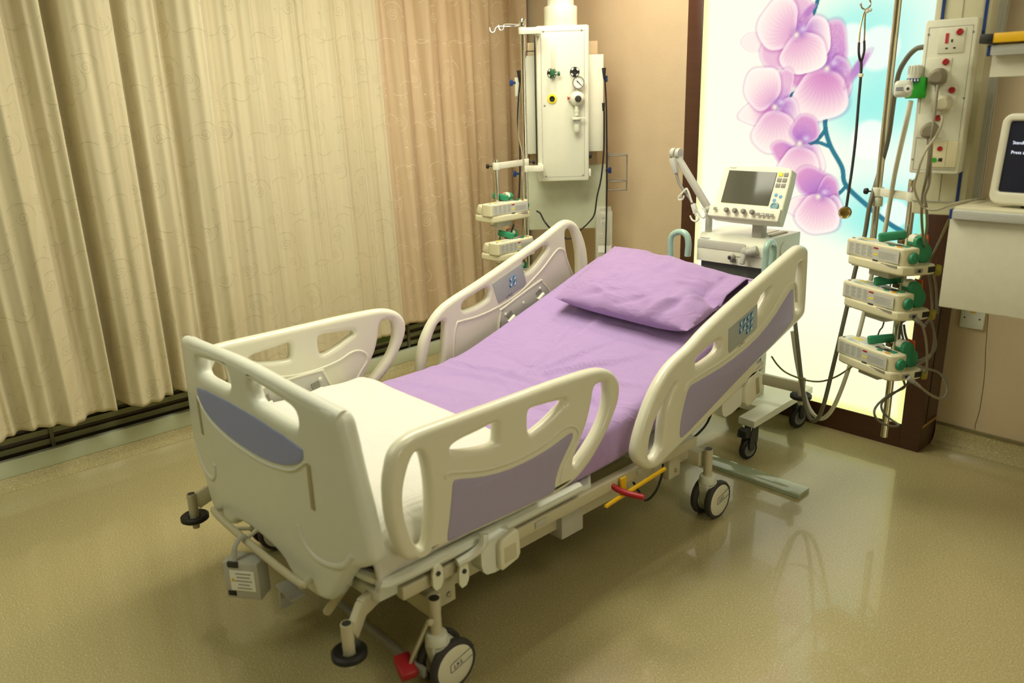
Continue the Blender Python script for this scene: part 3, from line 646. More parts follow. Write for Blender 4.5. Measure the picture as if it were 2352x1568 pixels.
# footboard: one moulded board, slightly bowed outwards
def FBY(dx): return .845+.045*max(0, (abs(dx)-.18)/.37)**2
hp = [(0, .925), (.13, .922), (.27, .914), (.38, .903), (.44, .897), (.475, .89), (.492, .872), (.50, .84), (.52, .73), (.542, .63), (.555, .53), (.553, .503), (.53, .484), (.48, .462), (.43, .40), (.40, .345), (.365, .318), (.31, .312), (.23, .318), (.185, .335), (.15, .365), (.06, .378)]
outer = hp+[(-x, z) for x, z in hp[::-1] if x > 0]
def sym(p): return [(-x, z) for x, z in p[::-1]]
hA = chaikin([(.060, .815), (.062, .888), (.12, .887), (.22, .878), (.295, .868), (.318, .855), (.318, .82), (.30, .806), (.20, .810)], 2)
fb = lambda u, v, w: (BC+u, FBY(u)+.026+w, v)
cuts = [i*.04-.56 for i in range(29)]
b = B().plate(chaikin(outer, 1), [hA, sym(hA)], .052, .019, fb, res=4, cuts=cuts)
b.tube([(BC+u, FBY(u)+.022, v) for u, v in [(-.475, .874), (-.3, .898), (0, .909), (.3, .898), (.475, .874)]], .021, 12, 6)   # rounded hand grip along the top
for s in (1, -1):                                     # moulded scoop edge low on each side
    b.tube([(BC+s*u, FBY(u)+.006, v) for u, v in [(.27, .52), (.285, .475), (.33, .447), (.39, .445), (.45, .465), (.49, .51)]], .011, 10, 6)
footb = obj('footboard', b, CREAM2, bed, BO, wn=True, sharp=60)
bl = chaikin([(-.335, .772), (0, .787), (.335, .772), (.333, .728), (.26, .692), (.14, .668), (0, .661), (-.14, .668), (-.26, .692), (-.333, .728)], 1)
b = B().plate(bl, [], .006, .0015, lambda u, v, w: (BC+u, FBY(u)-.0005+w, v), res=1, cuts=cuts)
fix(obj('inset_panel', b, BLUE_IN, footb))
b = B()
b.tube([(BC+u, FBY(u)-.001, v) for u, v in [(-.345, .73), (-.27, .683), (-.14, .656), (0, .649), (.14, .656), (.27, .683), (.345, .73)]], .004, 8, 5)
fix(obj('inset_edge', b, CREAM2, footb))
for s in (1, -1): fix(obj('grip_slot', B().box((BC+s*.352, FBY(.352)-.0005, .66), (.018, .004, .13), .0015), OLIVE_P, footb))

# deck: flat foot section and tilted back section, side bars
SL = .335
def top_z(y):                      # top of the mattress along the bed
    t = y-2.0
    return .548+(.5*(t+math.sqrt(t*t+.012)))*SL-.004
b = B()
dk = chaikin([(-.50, .95), (-.47, .925), (.47, .925), (.50, .95), (.50, 2.05), (-.50, 2.05)], 1)
b.plate(dk, [], .045, .012, lambda u, v, w: (BC+u, v, .356+w), res=2)
b.tube([(BC-.515, 1.7, .40), (BC-.52, 1.02, .405), (BC-.49, .945, .41), (BC-.3, .925, .41), (BC+.3, .925, .41), (BC+.49, .945, .41), (BC+.52, 1.02, .405), (BC+.515, 1.7, .40)], .018, 8, 6)
obj('foot_deck', b, CREAM2, bed, BO, wn=True)
b = B(); a = math.atan(SL)
b.box((BC, 2.52, .362+.52*SL-.012), (.98, 1.0, .03), .01, (a, 0, 0))
for s in (1, -1): b.box((BC+s*.5, 2.52, .350+.52*SL), (.03, 1.0, .05), .006, (a, 0, 0))
obj('back_deck', b, CREAM2, bed, BO)
b = B()
for s in (1, -1): b.bx(BC+s*.50-.018, BC+s*.50+.018, 1.0, 2.36, .325, .366, .005)
b.bx(BC-.30, BC+.30, 2.40, 3.06, .32, .36, .005); b.bx(BC-.48, BC+.48, 1.0, 1.04, .325, .366, .005)
deckf = obj('deck_frame', b, STEEL_P, bed, BO)
# chassis
b = B()
b.bx(BC-.37, BC+.345, 1.28, 2.36, .155, .30, .012)
obj('base_cover', b, OLIVE_P, bed, BO)
b = B()
for y in (1.115, 2.425): b.bx(BC-.50, BC+.50, y-.022, y+.022, .215, .275, .004)
for s in (1, -1):
    b.bx(BC+s*.43-.02, BC+s*.43+.02, 1.1, 2.44, .235, .285, .004)
for s in (1, -1):
    for y in (1.175, 2.285): b.bx(BC+s*.455-.018, BC+s*.455+.018, y-.036, y+.036, .205, .345, .004)
obj('base_frame', b, STEEL_P, bed, BO)
for y in (1.185, 2.29): obj('frame_bolt', B().lathe([(0, .005), (.007, .004), (.009, 0)], (BC+.474, y, .235), (1, 0, 0), 12), CHROME, bed, BO)
b = B().bx(BC+.40, BC+.475, 1.66, 1.765, .205, .328, .005)
obj('actuator_box', b, LGREY, bed, BO)
# castors
def castor(x, y, sx):
    b = B()
    b.cyl((x, y, .165), (x, y, .292), .0165, n=20)
    c = obj('castor', b, STEEL_P, bed, BO)
    fix(obj('stem_cap', B().cyl((x, y, .285), (x, y, .2935), .0145, n=20), DARK, c))
    yc = y+.028
    b = B()
    b.cyl((x, y, .150), (x, y, .182), .034, .030, n=24, bev=.004)
    b.prism(chaikin([(y-.034, .165), (y+.034, .165), (yc+.045, .115), (yc+.03, .045), (yc-.035, .04), (yc-.05, .10)], 2), x-.018, x+.018, lambda u, v, w: (w, u, v))
    b.lathe([(0, 0), (.036, 0), (.03, .05), (0, .055)], (x, y+.003, .15), (0, .25, -1), 20)
    fix(obj('fork', b, CREAM2, c))
    for s in (1, -1):
        b = B()
        b.lathe([(.058, -.013), (.0735, -.012), (.077, -.006), (.077, .006), (.0735, .012), (.058, .013)], (x+s*.031, yc, .077), (s, 0, 0), 36)
        fix(obj('tyre', b, TYRE, c))
        b = B()
        b.lathe([(0, .0155), (.04, .015), (.062, .0135), (.066, .011), (.066, -.01), (0, -.01)], (x+s*.031, yc, .077), (s, 0, 0), 36)
        h = fix(obj('hub', b, CREAM, c))
    b = B()
    fx = x+.031+.0162
    b.text('LKL', .022, lambda u, v, w: (fx, yc+u*.96+.008, .083+v+u*.25))
    b.tube([(fx, yc+u, .083+v+u*.25) for u, v in ((.07, .014), (-.012, .014), (-.02, .008), (-.02, -.008), (-.012, -.014), (.06, -.014))], .0008, 4, 2)
    fix(obj('maker_letters', b, INK, c))
    return c
for x in (BC+.525, BC-.525):
    for y in (1.095, 2.43): castor(x, y, 1)
# bumper posts with roller discs at the four corners
def bumper(x, y, zt, zd, arm):
    b = B()
    b.cyl((x, y, zd-.01), (x, y, zt), .016, n=20)
    b.cyl((x, y, zd-.04), (x, y, zd-.01), .012, n=14)
    c = obj('bumper_post', b, STEEL_P, bed, BO)
    fix(obj('post_hole', B().cyl((x, y, zt-.001), (x, y, zt+.0008), .0125, n=16), DARK, c))
    b = B().lathe([(.020, -.008), (.040, -.011), (.047, -.006), (.047, .006), (.040, .011), (.034, .006), (.020, .004)], (x, y, zd), (0, 0, 1), 32)
    fix(obj('bumper_disc', b, BLACK, c))
    b = B()
    for p, q in zip(arm, arm[1:]):
        p, q = Vector(p), Vector(q); d = q-p; m = (p+q)/2
        rot = d.to_track_quat('X', 'Z').to_matrix()
        b.box(m, (d.length+.01, .022, .052), .004, rot)
    fix(obj('bumper_arm', b, STEEL_P, c))
for s in (1, -1):
    bumper(BC+s*.50, .835, .335, .245, [(BC+s*.44, 1.0, .345), (BC+s*.47, .90, .335), (BC+s*.50, .85, .30)])
    bumper(BC+s*.50, 3.20, .370, .285, [(BC+s*.24, 3.05, .325), (BC+s*.27, 3.19, .325), (BC+s*.49, 3.20, .325)])
b = B(); b.box((BC+.22, 3.14, .37), (.04, .04, .04), .003); obj('pole_socket', b, OLIVE_P, bed, BO)
te = [[-1.6513, 0.9, 0.3864], [-1.7894, 0.9, 0.2238]]
b = B().cyl(te[0], te[1], .013, n=16); tb = obj('tube_stub', b, STEEL_P, bed, BO)
d_ = (Vector(te[1])-Vector(te[0])).normalized(); fix(obj('tube_hole', B().cyl(te[1], Vector(te[1])+d_*.001, .010, n=16), BLACK, tb))
# brake pedal and link bar at the foot
b = B(); b.box((BC+.20, 1.045, .075), (.66, .016, .028), .003); obj('brake_link_bar', b, GREYP, bed, BO)
b = B()
p, q = Vector((BC+.515, 1.078, .225)), Vector((BC+.475, 1.035, .09)); d = q-p
b.box((p+q)/2, (d.length, .008, .024), .002, d.to_track_quat('X', 'Y').to_matrix()); b.lathe([(0, .006), (.008, .005), (.011, 0)], (BC+.535, 1.07, .232), (1, -.3, 0), 12)
br = obj('brake_lever', b, STEEL_P, bed, BO)
fix(obj('pedal_pad', B().box((BC+.47, 1.02, .078), (.075, .05, .03), .007, (0, .3, -.25)), RED, br))
b = B(); b.box((BC-.02, .93, .135), (.10, .05, .012), .003, (0, .1, 0)); b.box((BC-.045, .925, .10), (.014, .045, .07), .003, (0, .15, 0)); obj('foot_pedal', b, LGREY, bed, BO)
# push tube under the footboard with the hanging grey supply box
b = B().tube([(BC-.30, .955, .36), (BC-.27, .85, .365), (BC-.22, .815, .368), (BC+.27, .815, .368), (BC+.30, .85, .365), (BC+.31, .95, .36)], .011, 12, 5)
b.tube([(BC-.10, .815, .372), (BC-.04, .90, .36), (BC+.0, .98, .35)], .006, 8, 3); b.tube([(BC-.02, .81, .37), (BC-.01, .88, .40)], .007, 8, 3)
obj('push_tube', b, STEEL_P, bed, BO)
SBM = Matrix.Translation((BC+.01, .79, .27)) @ Matrix.Rotation(.62, 4, 'Z')
def sbx(x, y, z): v = SBM @ Vector((x, y, z)); return (v.x, v.y, v.z)
def lbx(b, c, d, bev=0.): return b.box(sbx(*c), d, bev, SBM.to_3x3())
b = lbx(B(), (0, 0, 0), (.112, .062, .122), .005).m(1); lbx(b, (-.022, -.029, .053), (.036, .010, .018), .003).m(2); lbx(b, (.004, -.0318, .002), (.078, .002, .066)).m(3); lbx(b, (-.035, -.0315, -.043), (.026, .003, .016), .001)
b.m(4).prism([(-.006, 0), (.006, 0), (0, .011)], 0, .001, lambda u, v, w: sbx(-.026+u, -.033-w, .0+v)); b.m(5)
for k, l in enumerate((.05, .042, .055, .036, .046)): lbx(b, (.008, -.0332, .026-.012*k), (l, .001, .0035))
sb = obj('supply_box', b, [LGREY, DARK, WHITE, BLACK, YEL, INKL], bed, BO)
b = B().tube([sbx(-.02, -.02, .06), sbx(-.02, -.01, .10), sbx(-.01, .02, .118), sbx(0, .035, .09)], .008, 8, 4); fix(obj('hanging_hook', b, LGREY, sb))
# rail brackets and moulded covers under the near and far rails
for s, Xr in ((1, RAIL_N), (-1, RAIL_F)):
    b = B()
    b.prism(chaikin([(1.235, .405), (1.365, .42), (1.372, .32), (1.355, .305), (1.26, .305), (1.235, .33)], 1), -.03, .02, lambda u, v, w: (Xr+s*(w-.012), u, v))
    m = obj('rail_mount', b, CREAM2, bed, BO)
    b = B().plate(chaikin([(1.290, .405), (1.328, .415), (1.365, .425), (1.369, .38), (1.372, .325), (1.33, .316), (1.290, .308), (1.290, .355)], 1), [], .022, .007, lambda u, v, w: (Xr+s*(.016+w), u, v), res=2)
    fix(obj('mount_cover', b, CREAM, m))
    b = B().plate(rrect(1.305, 1.352, .332, .382, .004), [], .003, .001, lambda u, v, w: (Xr+s*(.0265+w), u, v), res=1); fix(obj('mount_recess', b, STEEL_P, m))
    b = B().tube([(Xr, 1.255, .44), (Xr+s*.004, 1.245, .41), (Xr-s*.01, 1.215, .385), (Xr-s*.02, 1.17, .375)], .013, 8, 5); fix(obj('hinge_arm', b, CREAM2, m))
    for yy, zz in ((1.10, .365), (1.19, .33)):
        b = B().prism(chaikin([(yy-.018, zz-.04), (yy+.016, zz-.035), (yy+.018, zz+.025), (yy+.006, zz+.04), (yy-.018, zz+.03)], 1), -.004, .004, lambda u, v, w: (Xr-s*.02+w, u, v))
        hb = fix(obj('hinge_bracket', b, WHITE_P, m))
        fix(obj('hinge_pin', B().cyl((Xr-s*.012, yy, zz+.012), (Xr-s*.028, yy, zz+.012), .007, n=12), DARK, m))
    b = B(); b.cyl((BC+s*.40, 1.06, .335), (BC+s*.47, 1.10, .325), .008, n=12); fix(obj('release_lever', b, BLACK, m))
    b = B().prism(chaikin([(2.44, .53), (2.56, .555), (2.60, .45), (2.48, .42), (2.44, .44)], 1), -.03, .02, lambda u, v, w: (Xr+s*(w-.012), u, v))
    m = obj('rail_mount', b, CREAM2, bed, BO)
    b = B().plate(chaikin([(2.575, .545), (2.69, .575), (2.70, .47), (2.67, .452), (2.575, .425)], 1), [], .03, .009, lambda u, v, w: (Xr+s*(.012+w), u, v), res=2); fix(obj('mount_cover', b, CREAM, m))
    b = B().box((Xr+s*.0275, 2.655, .505), (.003, .022, .07), .001, (.2, 0, 0)); fix(obj('mount_recess', b, OLIVE_P, m))
    # oval maker stickers along the bar
    for yy in (1.52, 2.02): fix(obj('bar_sticker', B().box((BC+s*.52, yy, .347), (.003, .05, .022), .001), LGREY, m))
# quick-release pedals: yellow bar, red lever
b = B().tube([(BC+.545, 1.80, .30), (BC+.545, 1.83, .306), (BC+.545, 2.12, .325)], .0075, 10, 3); b.box((BC+.53, 1.905, .335), (.010, .028, .06), .002)
obj('yellow_release_bar', b, YEL, bed, BO)
b = B().tube([(BC+.50, 1.86, .352), (BC+.545, 1.88, .327), (BC+.62, 1.905, .322)], .0105, 10, 4)
obj('red_release_lever', b, RED, bed, BO)
b = B().tube([(BC+.50, 2.0, .30), (BC+.51, 2.02, .26), (BC+.51, 2.06, .21), (BC+.51, 2.12, .225), (BC+.5, 2.17, .28), (BC+.49, 2.18, .33)], .0045, 8, 5)
b.tube([(BC+.49, 2.28, .33), (BC+.51, 2.34, .36), (BC+.50, 2.44, .38), (BC+.49, 2.50, .42)], .0045, 8, 5)
obj('control_cable', b, BLACK, bed, BO)

# ------------------------------------------------------------------ mattress, blanket, pillow
def sheet_mat(name, col, wr=.35, ribs=0.):
    m = mat(name, col, .7, var=.04, vscale=5, sheen=.25, spec=.25)
    nt = m.node_tree; b = nt.nodes['Principled BSDF']; tc = [n for n in nt.nodes if n.type == 'TEX_COORD'][0]
    mp = nt.nodes.new('ShaderNodeMapping'); mp.inputs['Scale'].default_value = (4.5, 9, 9); mp.inputs['Rotation'].default_value = (0, 0, .4); nt.links.new(tc.outputs['Object'], mp.inputs[0])
    n1 = nt.nodes.new('ShaderNodeTexNoise'); n1.inputs['Scale'].default_value = 1.; n1.inputs['Detail'].default_value = 3; n1.inputs['Distortion'].default_value = .9; nt.links.new(mp.outputs[0], n1.inputs['Vector'])
    f = N(nt, n1.outputs['Fac']); r = ((f-.5).abs()*-14.+1.)._op('ADD', 0., c=True)
    h = f*.6+r*.22
    if ribs:
        sx = nt.nodes.new('ShaderNodeSeparateXYZ'); nt.links.new(tc.outputs['Object'], sx.inputs[0])
        h = h+(N(nt, sx.outputs[0])*(2*PI/ribs)).sin()*.12
    bp = nt.nodes.new('ShaderNodeBump'); bp.inputs['Strength'].default_value = wr; bp.inputs['Distance'].default_value = .012
    nt.links.new(h.o, bp.inputs['Height']); nt.links.new(bp.outputs['Normal'], b.inputs['Normal'])
    return m
LILAC = sheet_mat('lilac_sheet', 'aa8ec1', .5)
LILAC2 = sheet_mat('lilac_pillowcase', 'a587b9', .5)
BLANK = sheet_mat('white_ribbed_blanket', 'dcdad0', .22, .012)
def ring(half, zt, zb, r, n=7):     # rounded cross-section in (x,z), starting bottom left, going up and over
    pts = []
    for cx, cz, a0 in ((half-r, zt-r, 0), (-half+r, zt-r, 90), (-half+r, zb+r, 180), (half-r, zb+r, 270)):
        for k in range(n+1): a = R(a0+90*k/n); pts.append((cx+r*math.cos(a), cz+r*math.sin(a)))
    return pts
def slab(y0, y1, half, ztop, thick, rad, ny, nxt, wr=None, endr=.05):
    """mattress-like body following ztop(y); returns B"""
    V = []; F = []
    ring0 = None
    ys = [y0+(y1-y0)*j/ny for j in range(ny+1)]
    for j, y in enumerate(ys):
        e = min(1., min(y-y0, y1-y)/endr) if endr else 1.
        sh = math.sqrt(max(0., 1-(1-e)**2))
        zt, zb = ztop(y), ztop(y)-thick
        mid = (zt+zb)/2; th = thick*(.35+.65*sh); hw = half-(1-sh)*.03
        pts = ring(hw, mid+th/2, mid-th/2, min(rad, th*.45))
        # insert points across the top
        top = []
        a, c = pts[7], pts[8]
        for k in range(1, nxt): top.append((a[0]+(c[0]-a[0])*k/nxt, a[1]))
        pts = pts[:8]+top+pts[8:]
        for x, z in pts:
            d = 0.
            if wr and z > mid+th*.3: d = wr(x, y)*min(1., (hw-abs(x))/.05)
            V.append((BC+x, y, z+d))
        m = len(pts)
    for j in range(ny):
        for k in range(m): F.append((j*m+k, j*m+(k+1) % m, (j+1)*m+(k+1) % m, (j+1)*m+k))
    F.append(tuple(range(m))[::-1]); F.append(tuple(ny*m+k for k in range(m)))
    b = B().raw(V, F)
    bm = bmesh.new()
    for v in b.V: bm.verts.new(v)
    bm.verts.ensure_lookup_table()
    for f in b.F: bm.faces.new([bm.verts[i] for i in f])
    return B().bm(bm)
def fold(x, y, x0, y0, ang, ln, w, h):
    ca, sa = math.cos(R(ang)), math.sin(R(ang)); u, v = (x-x0)*ca+(y-y0)*sa, -(x-x0)*sa+(y-y0)*ca
    return h*math.exp(-(u/ln)**2-(v/w)**2)
FOLDS = [(-.05, 1.98, 4, .42, .020, .007), (.1, 2.04, -6, .30, .014, -.005), (-.2, 1.90, 10, .3, .02, .005), (.12, 2.16, 40, .22, .012, .008), (.02, 2.18, 62, .18, .010, .006),
         (.22, 2.10, 15, .18, .010, .006), (.30, 2.00, -20, .14, .012, .006), (-.1, 2.2, 105, .2, .012, .004), (.2, 1.85, -12, .24, .016, .005), (.36, 1.8, 30, .12, .010, .005), (-.28, 1.7, 20, .16, .02, .004),
         (.1, 1.68, -30, .2, .02, .004), (-.05, 2.42, 85, .25, .02, .003), (.3, 1.62, 12, .2, .014, .005)]
def wr_sheet(x, y):
    d = 3.0*sum(fold(x, y, *f) for f in FOLDS)
    return d+.006*noise.noise(Vector((x*4, y*4, 0)))+.004*noise.noise(Vector((x*9, y*7, 3)))
def crown(y): return top_z(y)
mb = slab(.945, 2.965, .485, crown, .168, .045, 170, 76, wr_sheet)
solo('mattress', mb, LILAC, 'hospital mattress tightly wrapped in a lilac fitted sheet', 'mattress', (BC, 2.0, .40), sharp=80)
# blanket: thick, folded over the foot end, hem across the bed
def bl_z(y):
    e = max(0., min(1., (1.53-y)/.035)); f = max(0, (1.1-y)/.2)
    return .548+.012+.028*math.sqrt(1-(1-e)**2) if e < 1 else .588+.004*math.sin(y*9)
def blanket():
    V = []; F = []; nx, ny = 60, 60
    hw = .489
    prof = []
    for i in range(nx+1):
        s = i/nx*2-1; L = .66; a = s*L          # arc length across
        top = hw-.045
        if abs(a) < top: prof.append((a, 0.))
        else:
            q = abs(a)-top; ang = min(q/.05, PI/2); drop = max(0., q-.05*PI/2)
            prof.append((math.copysign(top+.05*math.sin(ang)+.006*math.sin(drop*40), a), -.05*(1-math.cos(ang))-drop))
    for j in range(ny+1):
        t = j/ny
        y = 1.525-.595*t; zt = .573
        end = max(0., (t-.86)/.14); drop = .12*end**1.6
        for x, dz in prof:
            yy = y-(.022*(abs(x)/hw)**2-.012)*(1-t)-.02*end*(1-(x/hw)**2)
            w = .006*noise.noise(Vector((x*5, y*5, 9)))+.004*math.sin(y*30+x*3)*(abs(x)/hw)**3
            lift = .012*math.exp(-((x+.36)/.08)**2)*math.exp(-((y-1.5)/.06)**2)
            V.append((BC+x*(1+.012*math.sin(y*14)*(dz < -.05)), yy, max(zt+dz+w+lift-drop*(1-.5*(x/hw)**2), .392)))
    n = nx+1
    for j in range(ny):
        for i in range(nx): F.append((j*n+i, (j+1)*n+i, (j+1)*n+i+1, j*n+i+1))
    return B().raw(V, F)
bo = solo('blanket', blanket(), BLANK, 'white ribbed blanket folded over the foot end of the mattress', 'blanket', (BC, 1.2, .5), sharp=180)
md = bo.modifiers.new('thick', 'SOLIDIFY'); md.thickness = .016; md.offset = 1.
b = B().tube([(BC+x, 1.525-.022*(x/.468)**2+.012-.012, .592-.0*abs(x)) for x in (-.42, -.2, 0, .2, .42)], .007, 8, 5)
# pillow
PA = [[-2.3465, 2.415, 0.764], [-1.6329, 2.3912, 0.756], [-1.6172, 2.7884, 0.8891], [-2.3935, 2.8838, 0.921]]
def pillow():
    FL, FR, BR, BL = [Vector(p) for p in PA]
    nrm = Vector((0, -SL, 1)).normalized()
    ex, ey = (FR-FL).normalized(), (BL-FL).normalized()
    nu, nv = 72, 48
    def base(u, v):
        return (FL*(1-u)+FR*u)*(1-v)+(BL*(1-u)+BR*u)*v
    def sm(e0, e1, x):
        t = max(0., min(1., (x-e0)/(e1-e0))); return t*t*(3-2*t)
    def pull(v): return .075*sm(.38, .50, v)            # stuffing ends earlier at the open corner
    def top(u, v):
        a, c = 2*u-1, 2*v-1
        ur = 1-pull(v)*1.4; ar = max(-1., min(1., 2*u/ur-1)) if u < ur else 1.
        h = (max(0., 1-abs(ar)**2.8)*max(0., 1-abs(c)**2.6))**.6
        p = base(u, v)
        w = .009*noise.noise(Vector((a*3.2, c*2.6, 1)))+.005*noise.noise(Vector((a*7, c*6, 5)))
        for (x0, y0, an, ln, wd, hh) in ((-.35, -.75, 28, .25, .05, -.012), (-.25, -.72, -20, .22, .04, .010), (.15, -.75, 40, .25, .05, -.012), (.55, -.7, 70, .35, .06, .016), (.70, -.45, 80, .45, .05, -.014), (.82, -.2, 60, .35, .04, .012), (.72, .35, 14, .3, .05, .010), (.70, .55, -10, .3, .05, -.012), (.62, .15, 35, .3, .05, .010), (.1, .3, 80, .3, .05, .006)): w += fold(a, c, x0, y0, an, ln, wd, hh)
        return p+nrm*(.068*h+w*min(1, h*2.5)+.026*sm(.78, 1, u)*sm(.45, .6, v)*(1-sm(.9, 1., v)))
    def bot(u, v):
        a, c = 2*u-1, 2*v-1
        h = (max(0., 1-a**4)*max(0., 1-c**4))**.6
        return base(u, v)-nrm*(.078*h+.016*sm(.8, 1, u)*sm(.45, .6, v)*(1-sm(.93, 1., v)))
    b = B()
    b.grid(nu, nv, top); b.grid(nu, nv, lambda u, v: bot(1-u, v))
    bm = bmesh.new()
    for v in b.V: bm.verts.new(v)
    bm.verts.ensure_lookup_table()
    for f in b.F: bm.faces.new([bm.verts[k] for k in f])
    bmesh.ops.remove_doubles(bm, verts=bm.verts, dist=2e-3)
    bb = B(); bb.bm(bm, fix=False)
    return bb, top, bot, nrm, (FL, FR, BR, BL), ex, ey
pb, ptop, pbot, pn, (FL, FR, BR, BL), pex, pey = pillow()
pc = (FL+FR+BR+BL)/4
pil = solo('pillow', pb, LILAC2, 'plump lilac pillow lying on the raised head of the mattress', 'pillow', pc, sharp=80)
# loose hem of the pillowcase at its open end: lower layer hangs slightly further out
b = B().grid(6, 14, lambda u, v: pbot(1, .50+.47*v)+pex*(u*.028*(1-abs(2*v-1)**6))-pn*(.010*u+.004*math.sin(v*7)*u))
b.grid(4, 14, lambda u, v: ptop(1, .47+.53*v)+pex*(u*.012)-pn*(.004*u))
fo = obj('pillowcase_hem', b, LILAC2, pil, pc, sharp=180)
md = fo.modifiers.new('thick', 'SOLIDIFY'); md.thickness = .003

# ------------------------------------------------------------------ syringe pumps
IVORY = mat('ivory_housing', 'dcd7b4', .4, var=.02, coat=.1)
LABEL = mat('printed_label', 'c9c9bf', .5, var=.03)
def make_pump(label, group, drive_x, lever_x, lever_rot, cord=True):
    """local axes: x along the front, y to the back, z up, origin under the front left corner"""
    t = thing('syringe_pump', label, 'pump', (0, 0, 0), 0, group)
    b = B()
    body = chaikin([(0, .012), (.012, 0), (.262, 0), (.285, .02), (.288, .066), (.275, .078), (.012, .078), (0, .066)], 1)
    b.plate(body, [], .064, .007, lambda u, v, w: (u, v, .058+w), res=2)
    b.box((.075, .098, .055), (.13, .05, .05), .012, (.35, 0, 0))
    b.prism(chaikin([(0, .03), (.016, .03), (.010, .10), (.004, .10)], 1), -.02, .02, lambda u, v, w: (.19+u*1.2, .11+w, v+.01))
    obj('housing', b, IVORY, t, wn=True)
    b = B()
    base = chaikin([(.006, .02), (.03, -.002), (.262, -.002), (.29, .012), (.305, .10), (.302, .135), (.28, .15), (.03, .15), (.006, .13)], 1)
    b.plate(base, [], .036, .009, lambda u, v, w: (u, v-.002, .012+w), res=2)
    b.box((.03, .03, -.008), (.02, .02, .012), .002)
    obj('base', b, IVORY, t, wn=True)
    obj('mount_bracket', B().box((.135, .075, -.021), (.10, .06, .034), .003), LGREY, t)
    b = B()
    b.bx(.02, .265, -.0008, .0006, .036, .080).m(1)
    for c in range(4):
        for k in range(8): b.bx(.026+c*.031, .026+c*.031+(.022 if (k+c) % 3 else .016), -.0012, 0, .0765-k*.005, .0785-k*.005)
    for k in range(8): b.bx(.172, .258-(k % 3)*.006, -.0012, 0, .066-k*.0038, .0673-k*.0038) if k < 7 else None
    b.m(2).bx(.146, .168, -.0015, 0, .0725, .0785); b.m(3).bx(.146, .168, -.0015, 0, .050, .0555)
    b.m(4).bx(.146, .17, -.0014, 0, .0285, .0335).m(5).bx(.190, .262, -.003, 0, .020, .0275)
    obj('side_label', b, [LABEL, INKL, RED, YELS, INK, GREYP], t)
    zt = .0902
    b = B().bx(.012, .262, .012, .066, zt-.001, zt).m(1).bx(.165, .235, .034, .058, zt, zt+.0014)
    b.m(2)
    for k in range(5): b.bx(.172+k*.006, .176+k*.006, .042, .050, zt+.0014, zt+.0018)
    b.bx(.172, .205, .052, .054, zt+.0014, zt+.0018)
    obj('control_panel', b, [WHITE_P, DARK, LGREY], t)
    ov = lambda x, y, rx, ry, n=16: [(x+rx*math.cos(2*PI*k/n), y+ry*math.sin(2*PI*k/n)) for k in range(n)]
    pr = lambda bb, poly, h=.0025: bb.prism(poly, zt, zt+h, lambda u, v, w: (u, v, w))
    obj('green_key', pr(B(), ov(.205, .021, .013, .0065)), GREEN, t); obj('amber_key', pr(B(), ov(.243, .021, .013, .0065)), mat('amber_key', 'd9992a', .4) if 'amber_key' not in MATS else MATS['amber_key'], t)
    b = pr(B(), ov(.143, .040, .008, .006)); obj('round_key', b, LGREY, t)
    b = B(); pr(b, rrect(.236, .258, .034, .058, .003)); obj('arrow_keys', b, GREEN, t)
    b = B(); pr(b, rrect(.040, .085, .042, .060, .003), .001); b.m(1).bx(.048, .058, .050, .052, zt+.001, zt+.0014).bx(.062, .076, .049, .051, zt+.001, zt+.0014)
    obj('yellow_sticker', b, [YELS, INKL], t)
    b = B(); pr(b, ov(.018, .022, .006, .005)); obj('lock_button', b, GREYP, t)
    b = B(); pr(b, rrect(.035, .125, .028, .066, .002), .0006); b.m(1)
    for k in range(3): b.bx(.045+.0*k, .11-.02*k, .0155+k*.004, .0165+k*.004, zt, zt+.0005)
    obj('type_plate', b, [LABEL, GREEN], t)
    b = B().lathe([(0, .012), (.012, .0115), (.0195, .010), (.022, .004), (.022, 0)], (.286, .042, .056), (1, .12, 0), 28)
    b.lathe([(.009, .0115), (.0095, .0135), (.011, .0135), (.0115, .0115)], (.286, .042, .056), (1, .12, 0), 28)
    obj('drive_knob', b, GREEN, t)
    d = drive_x
    b = B()
    pn = chaikin([(.075, .115), (.10, .122), (.122, .112), (.128, .09), (.146, .075), (.152, .048), (.138, .022), (.112, .018), (.094, .035), (.092, .06), (.078, .078), (.070, .098)], 2)
    b.plate(pn, [], .018, .005, lambda u, v, w: (d+w, u, v+.006), res=2)
    dh = obj('drive_head', b, GREEN, t, wn=True)
    b = B(); b.prism(chaikin([(.076, .114), (.10, .124), (.120, .114), (.118, .090), (.080, .088)], 1), 0, .026, lambda u, v, w: (d-.010-w, u, v+.007))
    b.m(1).bx(d-.031, d-.018, .094, .108, .1265, .1285).m(2).prism([(.076, .098), (.118, .098), (.12, .088), (.08, .086)], 0, .028, lambda u, v, w: (d-.009-w, u, v+.006))
    obj('drive_label', b, [WHITE_P, INK, GREEN], dh)
    obj('orange_tab', B().box((d-.012, .128, .108), (.034, .006, .040), .002, (.12, 0, 0)), ORANGE, dh)
    b = B()
    q = Matrix.Rotation(lever_rot, 3, 'Z')
    b.box((lever_x, .075, .112), (.022, .095, .032), .008, q @ Matrix.Rotation(.12, 3, 'X'), seg=3)
    obj('syringe_clamp', b, GREEN, t)
    b = B().box((lever_x+.025, .095, .094), (.022, .02, .014), .003); obj('clamp_slot', b, BROWN, t)
    b = B().box((.3015, .060, .013), (.006, .030, .015), .003, (0, 0, -.06)).m(1).box((.305, .058, .013), (.004, .010, .009), .001, (0, 0, -.06)); obj('fluid_sensor_socket', b, [GREYP, BLACK], t)
    b = B().box((.304, .112, .014), (.006, .028, .020), .001, (0, 0, -.02)); obj('power_inlet', b, BLACK, t)
